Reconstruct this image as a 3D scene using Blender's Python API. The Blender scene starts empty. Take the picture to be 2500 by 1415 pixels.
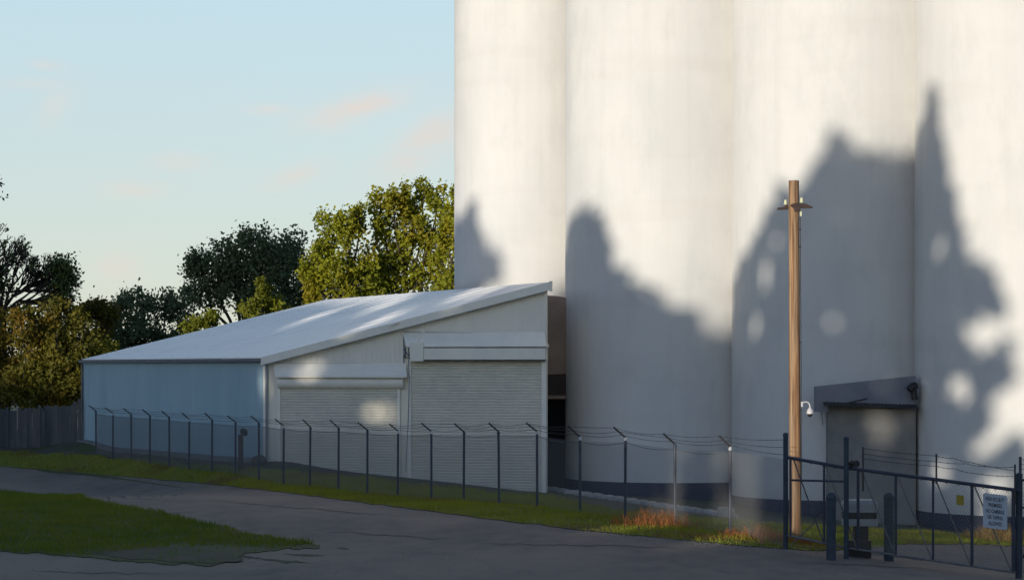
import bpy, math, random
import numpy as np
from mathutils import Vector
random.seed(7); RNG = np.random.default_rng(7)
C = bpy.context.scene.collection
R = math.radians

# ------------------------------------------------------------------ camera, sky, sun, exposure
F, HZ, CAMZ = 5500.0, 896.0, 4.6            # focal length in px of the 2500 px photo, horizon row, eye height
cam = bpy.data.objects.new('camera', bpy.data.cameras.new('camera')); C.objects.link(cam)
cam.location = (0, 0, CAMZ); cam.rotation_euler = (R(90), 0, 0)
cam.data.sensor_width = 36; cam.data.lens = F*36/2500; cam.data.shift_y = (HZ-707.5)/2500
cam.data.clip_start = 0.5; cam.data.clip_end = 6000
bpy.context.scene.camera = cam

SUN_AZ, SUN_EL = 32.0, 5.5                   # sun low, behind the camera and 32 degrees to its left
b, e = R(SUN_AZ), R(SUN_EL)
S = np.array([-math.sin(b)*math.cos(e), -math.cos(b)*math.cos(e), math.sin(e)])   # towards the sun
w = bpy.data.worlds.new('World'); bpy.context.scene.world = w; w.use_nodes = True
nt = w.node_tree; nt.nodes.clear()
def N(t, **k):
    n = nt.nodes.new(t)
    for a, v in k.items():
        if a in ('operation', 'blend_type', 'data_type', 'sky_type'): setattr(n, a, v)
    return n
out = N('ShaderNodeOutputWorld'); bg = N('ShaderNodeBackground'); sky = N('ShaderNodeTexSky')
sky.sky_type = 'NISHITA'; sky.sun_disc = False
sky.sun_elevation = R(12); sky.sun_rotation = math.atan2(S[0], S[1])
sky.altitude = 300; sky.air_density = 1.0; sky.dust_density = 0.5; sky.ozone_density = 2.5
bg.inputs['Strength'].default_value = 0.14
tc = N('ShaderNodeTexCoord'); sep = N('ShaderNodeSeparateXYZ'); nt.links.new(tc.outputs['Generated'], sep.inputs[0])
def M_(op, a, b_=None, c=None):
    n = N('ShaderNodeMath', operation=op)
    for i, v in enumerate((a, b_, c)):
        if v is None: continue
        if isinstance(v, (int, float)): n.inputs[i].default_value = v
        else: nt.links.new(v, n.inputs[i])
    return n.outputs[0]
yy = M_('MAXIMUM', sep.outputs[1], 0.05)
u = M_('DIVIDE', sep.outputs[0], yy); v = M_('DIVIDE', sep.outputs[2], yy)
comb = N('ShaderNodeCombineXYZ'); nt.links.new(M_('MULTIPLY', u, 40.0), comb.inputs[0]); nt.links.new(M_('MULTIPLY', v, 75.0), comb.inputs[1])
no = N('ShaderNodeTexNoise'); no.inputs['Scale'].default_value = 1.0; no.inputs['Detail'].default_value = 5; no.inputs['Roughness'].default_value = 0.6
nt.links.new(comb.outputs[0], no.inputs['Vector'])
tot = None
for (px, py, sx, sy, am, tilt) in ((865,268,95,26,1.0,-.28),(1050,345,85,42,.95,-.5),(440,395,46,14,.6,0),(722,430,60,18,.6,-.35),
                             (330,465,58,15,.75,0),(115,160,30,9,.5,.1),(140,260,40,30,.45,-.5),(285,652,40,24,.75,0),(650,268,60,10,.4,0),(70,205,70,10,.4,0)):
    cu, cv = (px-1250)/F, (HZ-py)/F
    sx, sy = sx*1.15, sy*1.25
    du = M_('SUBTRACT', u, cu); dv = M_('SUBTRACT', M_('SUBTRACT', v, cv), M_('MULTIPLY', du, -tilt))
    q = M_('ADD', M_('POWER', M_('DIVIDE', du, sx/F), 2.0), M_('POWER', M_('DIVIDE', dv, sy/F), 2.0))
    g = M_('MULTIPLY', M_('POWER', 2.718, M_('MULTIPLY', q, -0.8)), am)
    tot = g if tot is None else M_('ADD', tot, g)
cm = M_('MULTIPLY', tot, M_('MULTIPLY_ADD', no.outputs[0], 2.4, -0.35)); 
cl = N('ShaderNodeClamp'); nt.links.new(cm, cl.inputs[0])
mixc = N('ShaderNodeMixRGB'); nt.links.new(M_('MULTIPLY', cl.outputs[0], 0.8), mixc.inputs[0])
tint = N('ShaderNodeMixRGB', blend_type='MULTIPLY'); tint.inputs[0].default_value = 1
SKY_TINT = (1.02, 1.0, 1.06, 1); tint.inputs[2].default_value = SKY_TINT
nt.links.new(sky.outputs[0], tint.inputs[1])
hz_r = N('ShaderNodeMapRange'); hz_r.inputs[1].default_value = .55; hz_r.inputs[2].default_value = .98; hz_r.interpolation_type = 'SMOOTHSTEP'; nt.links.new(sep.outputs[1], hz_r.inputs[0])
hzc = N('ShaderNodeMixRGB'); el_r = N('ShaderNodeMapRange'); el_r.inputs[1].default_value = 0.0; el_r.inputs[2].default_value = .17; nt.links.new(v, el_r.inputs[0]); nt.links.new(el_r.outputs[0], hzc.inputs[0])
hzc.inputs[1].default_value = (5.0, 5.1, 4.3, 1); hzc.inputs[2].default_value = (4.3, 5.6, 6.0, 1)     # added pale veil that lifts the sky's brightness ahead of the camera
veil = N('ShaderNodeMixRGB'); nt.links.new(M_('MULTIPLY', hz_r.outputs[0], 0.8), veil.inputs[0]); nt.links.new(tint.outputs[0], veil.inputs[1]); nt.links.new(hzc.outputs[0], veil.inputs[2])
nt.links.new(veil.outputs[0], mixc.inputs[1])
mixc.inputs[2].default_value = (5.7, 5.0, 4.55, 1)
nt.links.new(mixc.outputs[0], bg.inputs[0]); nt.links.new(bg.outputs[0], out.inputs[0])

sl = bpy.data.lights.new('sun', 'SUN'); sun = bpy.data.objects.new('sun', sl); C.objects.link(sun)
sl.energy = 4.15; sl.angle = R(0.50); sl.color = (1.0, 0.92, 0.79)
sun.rotation_euler = Vector(S).to_track_quat('Z', 'Y').to_euler(); sun.location = (-60, -40, 60)
vs = bpy.context.scene.view_settings
bpy.context.scene.display_settings.display_device = 'sRGB'
vs.view_transform = 'Standard'; vs.look = 'None'; vs.exposure = 0.0; vs.gamma = 1.0; vs.use_curve_mapping = False

# ------------------------------------------------------------------ materials
MATS = {}
def mat(name, col, rough=0.7, col2=None, nscale=2.0, stretch=(1,1,1), bump=0.0, bscale=None, metal=0.0, spec=0.4, lo=0.35, hi=0.65, detail=6,
        wave=None, wave_d=0.004, trans=0.0, col3=None, n3=0.3, lo3=0.5, hi3=0.7, streak=False):
    if name in MATS: return MATS[name]
    m = bpy.data.materials.new(name); m.use_nodes = True; t = m.node_tree; p = t.nodes['Principled BSDF']; L = t.links.new
    p.inputs['Roughness'].default_value = rough; p.inputs['Metallic'].default_value = metal
    p.inputs['Specular IOR Level'].default_value = spec
    p.inputs['Base Color'].default_value = (*col, 1)
    co = t.nodes.new('ShaderNodeNewGeometry'); mp = t.nodes.new('ShaderNodeMapping'); mp.inputs['Scale'].default_value = stretch
    L(co.outputs['Position'], mp.inputs[0])
    def noise(sc, det=detail):
        n = t.nodes.new('ShaderNodeTexNoise'); n.inputs['Scale'].default_value = sc; n.inputs['Detail'].default_value = det
        n.inputs['Roughness'].default_value = 0.62; L(mp.outputs[0], n.inputs['Vector']); return n.outputs[0]
    def ramp(src, a, b_):
        r = t.nodes.new('ShaderNodeMapRange'); r.inputs[1].default_value = a; r.inputs[2].default_value = b_; L(src, r.inputs[0]); return r.outputs[0]
    cur = None
    if col2:
        mx = t.nodes.new('ShaderNodeMixRGB'); mx.inputs[1].default_value = (*col, 1); mx.inputs[2].default_value = (*col2, 1)
        L(ramp(noise(nscale), lo, hi), mx.inputs[0]); cur = mx.outputs[0]
    if col3:
        mx = t.nodes.new('ShaderNodeMixRGB'); mx.inputs[2].default_value = (*col3, 1)
        if cur: L(cur, mx.inputs[1])
        else: mx.inputs[1].default_value = (*col, 1)
        L(ramp(noise(n3, 4), lo3, hi3), mx.inputs[0]); cur = mx.outputs[0]
    if cur: L(cur, p.inputs['Base Color'])
    if streak:
        m2 = t.nodes.new('ShaderNodeMapping'); m2.inputs['Scale'].default_value = (1.7,1.7,.035); L(co.outputs['Position'], m2.inputs[0])
        n2 = t.nodes.new('ShaderNodeTexNoise'); n2.inputs['Scale'].default_value = 1.6; n2.inputs['Detail'].default_value = 7; L(m2.outputs[0], n2.inputs['Vector'])
        mx = t.nodes.new('ShaderNodeMixRGB'); mx.blend_type = 'MULTIPLY'; mx.inputs[2].default_value = (.955,.95,.94,1); L(ramp(n2.outputs[0], .50, .82), mx.inputs[0]); L(cur, mx.inputs[1])
        m3 = t.nodes.new('ShaderNodeMapping'); m3.inputs['Scale'].default_value = (.12,.12,.82); L(co.outputs['Position'], m3.inputs[0])
        n4 = t.nodes.new('ShaderNodeTexNoise'); n4.inputs['Scale'].default_value = 1.3; n4.inputs['Detail'].default_value = 4; L(m3.outputs[0], n4.inputs['Vector'])
        my = t.nodes.new('ShaderNodeMixRGB'); my.blend_type = 'MULTIPLY'; my.inputs[2].default_value = (.975,.972,.965,1); L(ramp(n4.outputs[0], .50, .66), my.inputs[0]); L(mx.outputs[0], my.inputs[1]); cur = my.outputs[0]
        L(cur, p.inputs['Base Color'])
    hgt = None
    if bump:
        hgt = noise(bscale or nscale*6)
        bp = t.nodes.new('ShaderNodeBump'); bp.inputs['Strength'].default_value = bump; bp.inputs['Distance'].default_value = 0.02
        L(hgt, bp.inputs['Height']); L(bp.outputs[0], p.inputs['Normal'])
    if trans:
        tr = t.nodes.new('ShaderNodeBsdfTranslucent'); ms = t.nodes.new('ShaderNodeMixShader'); ms.inputs[0].default_value = trans
        if cur: L(cur, tr.inputs[0])
        else: tr.inputs[0].default_value = (*col, 1)
        L(p.outputs[0], ms.inputs[1]); L(tr.outputs[0], ms.inputs[2]); L(ms.outputs[0], t.nodes['Material Output'].inputs[0])
    MATS[name] = m; return m
silo_m = mat('painted_concrete', (.64,.625,.59), .85, (.575,.565,.545), .35, (1,1,.45), bump=.12, bscale=1.5, streak=True, col3=(.53,.53,.51), n3=.9, lo3=.52, hi3=.85)
navy_m = mat('navy_base_paint', (.022,.03,.06), .8, (.045,.05,.075), 1.5, bump=.3)
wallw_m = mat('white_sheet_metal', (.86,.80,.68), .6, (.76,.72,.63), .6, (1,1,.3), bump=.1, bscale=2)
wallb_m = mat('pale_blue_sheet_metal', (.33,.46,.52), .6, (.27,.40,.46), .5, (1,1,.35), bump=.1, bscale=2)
roof_m = mat('white_roof_metal', (.92,.885,.85), .45, (.86,.83,.81), .4, (1,1,1), bump=.03, bscale=1)
trim_m = mat('cream_trim_metal', (.88,.83,.72), .55, (.80,.76,.67), 1.5, bump=.08)
door_m = mat('white_roll_door', (.74,.69,.58), .55, (.65,.61,.52), .8, (1,1,1), bump=.05)
gut_m = mat('grey_gutter_metal', (.12,.13,.17), .5, (.08,.085,.11), 2)
down_m = mat('grey_downspout', (.30,.31,.33), .5, (.22,.23,.25), 2)
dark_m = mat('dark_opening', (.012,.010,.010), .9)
black_m = mat('black_plastic', (.012,.012,.014), .5, (.02,.02,.022), 5)
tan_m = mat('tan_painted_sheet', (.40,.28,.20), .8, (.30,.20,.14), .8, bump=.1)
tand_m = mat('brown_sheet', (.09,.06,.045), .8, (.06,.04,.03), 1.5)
eave_m = mat('dark_grey_eave', (.045,.042,.042), .8, (.03,.03,.03), 3)
shed_m = mat('grey_concrete_block', (.25,.24,.225), .9, (.19,.185,.175), 1.2, bump=.3)
fasc_m = mat('grey_fascia_sheet', (.22,.225,.25), .75, (.17,.175,.20), .8, bump=.1)
galv_m = mat('galvanised_steel', (.07,.08,.105), .55, (.045,.052,.07), 3, metal=.1, bump=.1)
wire_m = mat('galvanised_wire', (.16,.16,.16), .55, metal=.2)
barb_m = mat('barbed_wire_steel', (.06,.055,.055), .6, metal=.3)
lgalv_m = mat('pale_galvanised_steel', (.17,.165,.165), .6, (.11,.11,.115), 4, metal=.1)
rail_m = mat('blue_grey_gate_paint', (.05,.058,.085), .5, (.032,.038,.058), 4, metal=.15, bump=.1)
boll_m = mat('blue_bollard_paint', (.05,.066,.085), .8, (.032,.044,.06), 3, bump=.15)
cap_m = mat('bright_cap_metal', (.5,.5,.5), .4, metal=.3)
wood_m = mat('weathered_pole_wood', (.40,.225,.11), .9, (.15,.075,.036), 3.2, (5,5,.14), bump=.8, bscale=9, col3=(.42,.31,.20), n3=1.3, lo3=.52, hi3=.72, lo=.36, hi=.54)
arm_m = mat('dark_timber_bracket', (.055,.035,.028), .8, (.03,.02,.018), 8, bump=.2)
insul_m = mat('pale_glass_insulator', (.62,.62,.38), .25)
camw_m = mat('white_camera_housing', (.52,.50,.50), .35)
sign_m = mat('pale_sign_face', (.42,.47,.52), .5, (.36,.41,.46), 5)
ink_m = mat('dark_sign_lettering', (.025,.025,.035), .6)
yel_m = mat('yellow_placard', (.32,.24,.02), .6, (.25,.18,.02), 8)
opw_m = mat('white_drum_paint', (.42,.43,.42), .5, (.34,.35,.35), 5)
stone_m = mat('pale_edging_stone', (.40,.38,.35), .9, (.28,.26,.24), 4, bump=.6, bscale=9)
rock_m = mat('dark_boulder', (.11,.10,.09), .9, (.07,.065,.06), 4, bump=.8, bscale=8)
conc_m = mat('concrete_apron', (.20,.21,.21), .9, (.14,.15,.16), 1.4, bump=.4)
board_m = mat('dark_weathered_boards', (.075,.078,.085), .9, (.13,.125,.12), .8, (2,2,.3), bump=.3)
road_m = mat('old_asphalt', (.205,.162,.128), .92, (.140,.113,.094), 1.4, (1,.55,1), bump=.8, bscale=22, col3=(.245,.19,.145), n3=.13, lo3=.42, hi3=.62)
drive_m = mat('brown_gravel_drive', (.17,.145,.125), .95, (.12,.105,.095), 1.2, bump=.8, bscale=18)
crack_m = mat('tar_and_dirt', (.055,.052,.048), .95, (.085,.075,.06), 3, bump=.3)
dirt_m = mat('brown_earth', (.095,.082,.065), .95, (.065,.065,.045), .8, bump=.9, bscale=10, col3=(.06,.075,.02), n3=.35, lo3=.48, hi3=.62)
turf_m = mat('short_turf', (.20,.19,.022), .95, (.13,.14,.018), .7, (.6,1,1), bump=1.0, bscale=14, col3=(.14,.085,.03), n3=.28, lo3=.54, hi3=.68)
ggr_m = mat('grass_green', (.29,.29,.022), .9, (.20,.225,.018), .5, (.6,1,1), col3=(.20,.14,.035), n3=.28, lo3=.52, hi3=.66, trans=.25)
isl_m = mat('island_turf', (.085,.075,.035), .95, (.07,.085,.020), .8, (.6,1,1), bump=1.0, bscale=14, col3=(.09,.06,.035), n3=.30, lo3=.56, hi3=.66)
igr_m = mat('island_grass_green', (.12,.165,.014), .9, (.19,.20,.018), .6, (.6,1,1), trans=.25)
isoil_m = mat('island_bare_soil', (.085,.066,.046), .95, (.055,.05,.034), 1.6, bump=.9, bscale=12, col3=(.05,.065,.015), n3=.8, lo3=.45, hi3=.62)
weed_m = mat('dry_orange_weed', (.42,.16,.05), .9, (.26,.10,.04), 6, trans=.2)
gold_m = mat('dry_golden_grass', (.42,.28,.10), .9, (.30,.19,.07), 6, trans=.2)
bark_m = mat('brown_bark', (.07,.055,.042), .95, (.045,.035,.03), 4, (1,1,.3), bump=.8)
tr = dict(rough=.75, trans=.35)
leafA = mat('poplar_leaves', (.30,.30,.012), col2=(.17,.19,.010), nscale=.6, col3=(.30,.22,.012), n3=.25, **tr)
leafB = mat('dark_tree_leaves', (.13,.17,.075), col2=(.085,.115,.055), nscale=.6, rough=.8, trans=.25)
leafC = mat('shrub_leaves', (.135,.12,.008), col2=(.065,.07,.006), nscale=.4, col3=(.22,.125,.010), n3=.3, **tr)
leafD = mat('yellow_green_leaves', (.20,.21,.012), col2=(.14,.15,.010), nscale=.7, **tr)
leafE = mat('mid_green_leaves', (.11,.15,.045), col2=(.07,.10,.032), nscale=.7, **tr)
leafS = mat('cottonwood_leaves', (.06,.09,.02), col2=(.04,.06,.015), nscale=.7, rough=.8, trans=.1)

# ------------------------------------------------------------------ builders
def wloc(o):
    v_ = Vector((0,0,0))
    while o is not None: v_ += o.location; o = o.parent
    return v_
def tag(o, label=None, cat=None, group=None, kind=None):
    if label: o['label'] = label
    if cat: o['category'] = cat
    if group: o['group'] = group
    if kind: o['kind'] = kind
    return o
def empty(name, loc, label, cat, group=None):
    o = bpy.data.objects.new(name, None); C.objects.link(o); o.location = loc; o.empty_display_size = .3
    return tag(o, label, cat, group)
def link_mesh(name, V, Fc, m, parent=None, origin=None, smooth=False):
    me = bpy.data.meshes.new(name)
    V = np.asarray(V, dtype=float).reshape(-1, 3)
    base = wloc(parent) if parent is not None else Vector(origin) if origin is not None else Vector((0,0,0))
    me.from_pydata((V-np.array(base)).tolist(), [], [tuple(f) for f in Fc]); me.materials.append(m)
    if smooth: me.polygons.foreach_set('use_smooth', [True]*len(me.polygons))
    me.update()
    o = bpy.data.objects.new(name, me); C.objects.link(o)
    if parent is not None: o.parent = parent
    elif origin is not None: o.location = origin
    return o
def quads_mesh(name, P4, m, parent=None, origin=None):
    """P4: (n,4,3) array of quads"""
    n = len(P4); me = bpy.data.meshes.new(name)
    base = np.array(wloc(parent)) if parent is not None else np.array(origin) if origin is not None else np.zeros(3)
    me.vertices.add(n*4); me.vertices.foreach_set('co', (P4.reshape(-1,3)-base).ravel().astype(np.float32))
    me.loops.add(n*4); me.loops.foreach_set('vertex_index', np.arange(n*4, dtype=np.int32))
    me.polygons.add(n); me.polygons.foreach_set('loop_start', np.arange(0, n*4, 4, dtype=np.int32))
    me.materials.append(m); me.update(calc_edges=True)
    o = bpy.data.objects.new(name, me); C.objects.link(o)
    if parent is not None: o.parent = parent
    elif origin is not None: o.location = origin
    return o
class MB:
    def __init__(s): s.v = []; s.f = []
    def add(s, V, Fc):
        k = len(s.v); s.v += [tuple(map(float, p)) for p in V]; s.f += [tuple(i+k for i in f) for f in Fc]; return s
    def box(s, c, sx, sy, sz, ax=(1,0,0), ay=(0,1,0), az=(0,0,1)):      # c centre, full sizes along axes
        c = np.array(c, float); ax, ay, az = (np.array(a, float) for a in (ax, ay, az)); V = []
        for k in (-.5,.5):
            for (i, j) in ((-.5,-.5),(.5,-.5),(.5,.5),(-.5,.5)): V.append(c+ax*sx*i+ay*sy*j+az*sz*k)
        return s.add(V, [(0,3,2,1),(4,5,6,7),(0,1,5,4),(1,2,6,5),(2,3,7,6),(3,0,4,7)])
    def slab(s, pts, d):        # polygon extruded by vector d
        n = len(pts); pts = [np.array(p, float) for p in pts]; V = pts+[p+np.array(d, float) for p in pts]
        return s.add(V, [tuple(range(n))[::-1], tuple(range(n, 2*n))]+[(i, (i+1)%n, n+(i+1)%n, n+i) for i in range(n)])
    def tube(s, pts, r, n=8, cap=True):
        pts = [np.array(p, float) for p in pts]; rs = r if hasattr(r, '__len__') else [r]*len(pts); V = []; Fc = []
        for i, p in enumerate(pts):
            d = pts[min(i+1, len(pts)-1)]-pts[max(i-1, 0)]; d = d/(np.linalg.norm(d)+1e-9)
            a = np.cross(d, [0,0,1.] if abs(d[2]) < .9 else [1.,0,0]); a /= np.linalg.norm(a); bb = np.cross(d, a)
            for k in range(n):
                t = 2*math.pi*k/n; V.append(p+rs[i]*(a*math.cos(t)+bb*math.sin(t)))
        for i in range(len(pts)-1):
            for k in range(n): Fc.append((i*n+k, i*n+(k+1)%n, (i+1)*n+(k+1)%n, (i+1)*n+k))
        if cap: Fc += [tuple(range(n))[::-1], tuple(range((len(pts)-1)*n, len(pts)*n))]
        return s.add(V, Fc)
    def lathe(s, c, prof, n=24, squash=1.0):       # prof: (r,z) list
        c = np.array(c, float); V = []; Fc = []
        for (r, z) in prof:
            for k in range(n):
                t = 2*math.pi*k/n; V.append(c+np.array([r*math.cos(t), r*squash*math.sin(t), z]))
        for i in range(len(prof)-1):
            for k in range(n): Fc.append((i*n+k, i*n+(k+1)%n, (i+1)*n+(k+1)%n, (i+1)*n+k))
        Fc += [tuple(range(n))[::-1], tuple(range((len(prof)-1)*n, len(prof)*n))]
        return s.add(V, Fc)
    def build(s, name, m, parent=None, origin=None, smooth=False): return link_mesh(name, s.v, s.f, m, parent, origin, smooth)
def pt(px, py, Y): return np.array([(px-1250)*Y/F, Y, CAMZ+(HZ-py)*Y/F])

# ------------------------------------------------------------------ terrain height (thin-plate spline through surveyed points)
posts = [(234,1003),(276,1009),(320,1012),(366,1015),(413,1019),(462,1024),(518,1026),(575,1031),(632,1032),(693,1040),(758,1043),(827,1045),
         (897,1050),(972,1053),(1053,1054),(1133,1055),(1217,1054),(1311,1054),(1416,1068),(1527,1069),(1648,1085),(1783,1092)]
FY = lambda px: (1783+1559)*60.6/(px+1559)
ctrl = []
PH = 2.35
for i, (px, py) in enumerate(posts):
    p = pt(px, py, FY(px)); ctrl.append((p[0], p[1], p[2]-PH))
def cp(px, py, Y): p = pt(px, py, Y); ctrl.append(tuple(p))
AY, BY = 95.5, 92.7
for f in np.linspace(0, 1, 12):
    x_, y_ = -10.42-11.95*f, AY+22*f; ctrl += [(x_+.3, y_+.1, .86), (x_+2, y_+.8, .86)]
for f in np.linspace(0, 1, 9):
    px = 650+685*f; y_ = AY+(BY-AY)*f*BY/(AY+(BY-AY)*f); py = np.interp(px, [650,690,1000,1335], [1115,1130,1165,1203]); p = pt(px, py, y_); ctrl += [tuple(p), (p[0]-.5, p[1]+1.5, p[2])]
cp(100,1092,117.5); cp(-100,1085,117.5)
ctrl += [(6.3,91.5,-.75),(3.,92.5,-.6),(13,87.3,-1.38),(19.7,82.8,-1.75),(28,78,-2.0),(12.3,54.4,-.50),(15,58,-.75),(13,70,-.95),(8,72,-.40),(5,80,-.42),
         (0,48,0),(-12,50,0),(-6,60,0),(-15,80,0),(-28,100,0),(0,30,0),(-20,30,0),(12,46,-.2),(25,50,-.7),(30,30,-.3),(-45,60,0),(-45,90,0),(-50,120,.4),
         (-30,140,.6),(0,140,.0),(-60,160,.5),(30,120,-1.0),(40,90,-1.8),(0,120,.3)]
ctrl = np.array(ctrl)
def tps_k(d2): return -np.sqrt(d2+.002)
n = len(ctrl); XY = ctrl[:, :2]/50
K = tps_k(((XY[:,None]-XY[None])**2).sum(-1))+np.eye(n)*4e-3
P_ = np.hstack([np.ones((n,1)), XY]); A_ = np.zeros((n+3, n+3)); A_[:n,:n] = K; A_[:n,n:] = P_; A_[n:,:n] = P_.T
sol = np.linalg.solve(A_, np.concatenate([ctrl[:,2], np.zeros(3)]))
def H(x, y):
    x = np.asarray(x, float); y = np.asarray(y, float); q = np.stack([x.ravel(), y.ravel()], -1)/50
    d2 = ((q[:,None]-XY[None])**2).sum(-1)
    z = tps_k(d2)@sol[:n]+sol[n]+q@sol[n+1:]
    r = np.hypot(q[:,0]*50-0, q[:,1]*50-85); wgt = np.clip((110-r)/50, 0, 1); wgt = wgt*wgt*(3-2*wgt)
    return (np.clip(z, -2.4, 1.4)*wgt).reshape(x.shape)
def h1(x, y): return float(H(np.array([x]), np.array([y]))[0])
def G(px, py):           # the ground point seen at a pixel (vectorised)
    px = np.asarray(px, float); py = np.asarray(py, float)
    Yf = CAMZ*F/np.maximum(py-HZ, 20); lo, hi = Yf*.7, Yf*1.52
    for _ in range(17):
        Y = .5*(lo+hi); above = CAMZ+(HZ-py)*Y/F > H((px-1250)*Y/F, Y); lo = np.where(above, Y, lo); hi = np.where(above, hi, Y)
    X = (px-1250)*Y/F
    return X, Y, H(X, Y)
def G1(px, py): x, y, z = G(np.array([px]), np.array([py])); return np.array([x[0], y[0], z[0]])

def axis(lo, hi, step, far, k=1.35):
    a = list(np.arange(lo, hi+1e-6, step)); s = step
    while a[-1] < far[1]: s *= k; a.append(a[-1]+s)
    s = step
    while a[0] > far[0]: s *= k; a.insert(0, a[0]-s)
    return np.array(a)
def grid_faces(nr, nc): return [(r*nc+c, r*nc+c+1, (r+1)*nc+c+1, (r+1)*nc+c) for r in range(nr-1) for c in range(nc-1)]
gx = axis(-60, 45, .75, (-2500, 2500)); gy = axis(15, 170, .75, (-2500, 3500))
X, Y = np.meshgrid(gx, gy); Z = H(X, Y)
_px = 1250+X*F/np.maximum(Y, 5); _py = HZ+(CAMZ-Z)*F/np.maximum(Y, 5)      # the bed under road and verge lies a little lower
Z = Z-.09*((Y > 14)&(_px > -650)&(_px < 2950)&(_py > np.interp(_px, [-700,0,200,400,650,900,1200,1335,1500,1785,1900,2200,2500,3000], [1078,1106,1120,1136,1153,1177,1212,1223,1253,1281,1290,1304,1320,1338])))
tag(link_mesh('ground', np.stack([X, Y, Z], -1), grid_faces(len(gy), len(gx)), dirt_m, smooth=True), kind='structure', label='brown earth and thin turf sloping down to the silos')

def drape(name, pxs, top, bot, rows, lift, m, skirt=False, **kw):
    """a sheet lying on the ground between two edge lines given at pixel columns"""
    pxs = np.asarray(pxs, float); T = np.interp(pxs, *zip(*top)); B = np.interp(pxs, *zip(*bot)); V = []
    for r in range(rows+1):
        f = r/rows
        # equal steps in depth
        inv = (1-f)/(T-HZ)+f/(B-HZ); x, y, z = G(pxs, HZ+1/inv)
        V.append(np.stack([x, y, z+lift], -1))
    V = np.array(V)
    if skirt:
        lo = V.copy()[[0,-1]]; lo[..., 2] -= lift*.9+.01
        V = np.concatenate([lo[:1], V, lo[1:]])
    o = link_mesh(name, V, grid_faces(len(V), len(pxs)), m, smooth=not skirt)
    tag(o, **kw); return o
def jit(pts, a, step=9):      # resample a px edge line with irregularity
    xs = np.arange(pts[0][0], pts[-1][0]+1, step); ys = np.interp(xs, *zip(*pts))
    nz = np.convolve(RNG.normal(0, 1, len(xs)+6), np.ones(3)/3, 'same')[3:-3]
    return list(zip(xs, ys+nz*a))
road_top = [(-900,1060),(-300,1108),(-60,1132),(0,1138),(100,1147),(200,1156),(300,1163),(500,1181),(700,1203),(850,1222),(1000,1243),(1150,1262),(1250,1275),
            (1400,1293),(1500,1303),(1700,1322),(1800,1332),(1920,1341),(2000,1346),(2090,1340),(2200,1329),(2350,1329),(2500,1334),(2700,1342),(3400,1370)]
rt = jit(road_top, 1.4)
drape('road', [p[0] for p in rt], rt, [(-900,2600),(3400,2600)], 70, .012, road_m, kind='structure', label='worn grey asphalt road running along the fence')
drive_top = [(2090,1341),(2200,1330),(2350,1330),(2500,1335),(2700,1343),(3200,1362)]
drive_bot = [(2090,1352),(2200,1362),(2350,1380),(2500,1398),(2700,1420),(3200,1480)]
drape('driveway', np.arange(2090, 3200, 10), drive_top, jit(drive_bot, 2), 24, .022, drive_m, kind='structure', label='brown gravel driveway behind the sliding gate')
v_top = [(-700,1070),(0,1098),(200,1112),(400,1128),(650,1144),(900,1168),(1200,1203),(1335,1214),(1500,1246),(1785,1274),(1900,1282),(2200,1297),(2500,1312),(3000,1330)]
v_bot = [(x_, y_-0.2) for x_, y_ in rt]
verge = drape('grass_verge', np.arange(-700, 2999, 9), jit(v_top, 3), v_bot, 30, .03, turf_m, kind='structure', label='strip of short grass between fence and road')
isl_top = jit([(-500,1165),(-200,1180),(0,1200),(180,1212),(300,1236),(400,1256),(520,1282),(600,1302),(700,1320),(785,1335)], 2.6)
isl_bot = jit([(-500,1300),(-200,1325),(0,1346),(150,1357),(300,1369),(420,1378),(520,1381),(560,1372),(600,1352),(700,1342),(785,1337)], 2.8)
island = drape('grass_island', np.arange(-500, 785, 8), isl_top, isl_bot, 24, .035, isl_m, skirt=True, kind='structure', label='wedge of green grass between the road and the lower lane')
drape('bare_soil_patch', np.arange(200, 600, 8), jit([(200,1340),(330,1345),(440,1337),(520,1348),(600,1368)], 1.5), jit([(200,1350),(330,1368),(440,1375),(520,1379),(600,1370)], 1.5), 8, .045, isoil_m, kind='structure')
drape('dirt_streak', np.arange(92, 450, 4), [(88,1146.5),(130,1145),(200,1153),(320,1171),(460,1193)], [(88,1147.5),(120,1154),(200,1160),(320,1173.5),(460,1194)], 3, .025, isl_m, kind='structure')
for k, (x0, x1, y0, y1, hh) in enumerate(((620,760,1366,1374,7),(540,640,1352,1360,8),(820,860,1336,1341,4),(690,800,1352,1357,5),(760,1130,1296,1318,2.2),(1150,1700,1326,1338,2.0),(500,1000,1222,1262,1.6),(1950,2300,1372,1390,2.2),(60,420,1395,1402,2.0))):
    xs = np.arange(x0, x1, 6); mid = np.interp(xs, [x0, x1], [y0, y1])+np.convolve(RNG.normal(0,1,len(xs)+8), np.ones(5)/5, 'same')[4:-4]*3
    wdt = hh*np.sin(np.linspace(0.05, math.pi-.05, len(xs)))*RNG.uniform(.5,1.1,len(xs))
    drape('tar_crack' if hh < 3 else 'dirt_and_glow_patch', xs, list(zip(xs, mid-wdt/2)), list(zip(xs, mid+wdt/2)), 2, .018, crack_m if hh < 3 else isoil_m, kind='structure')

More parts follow.
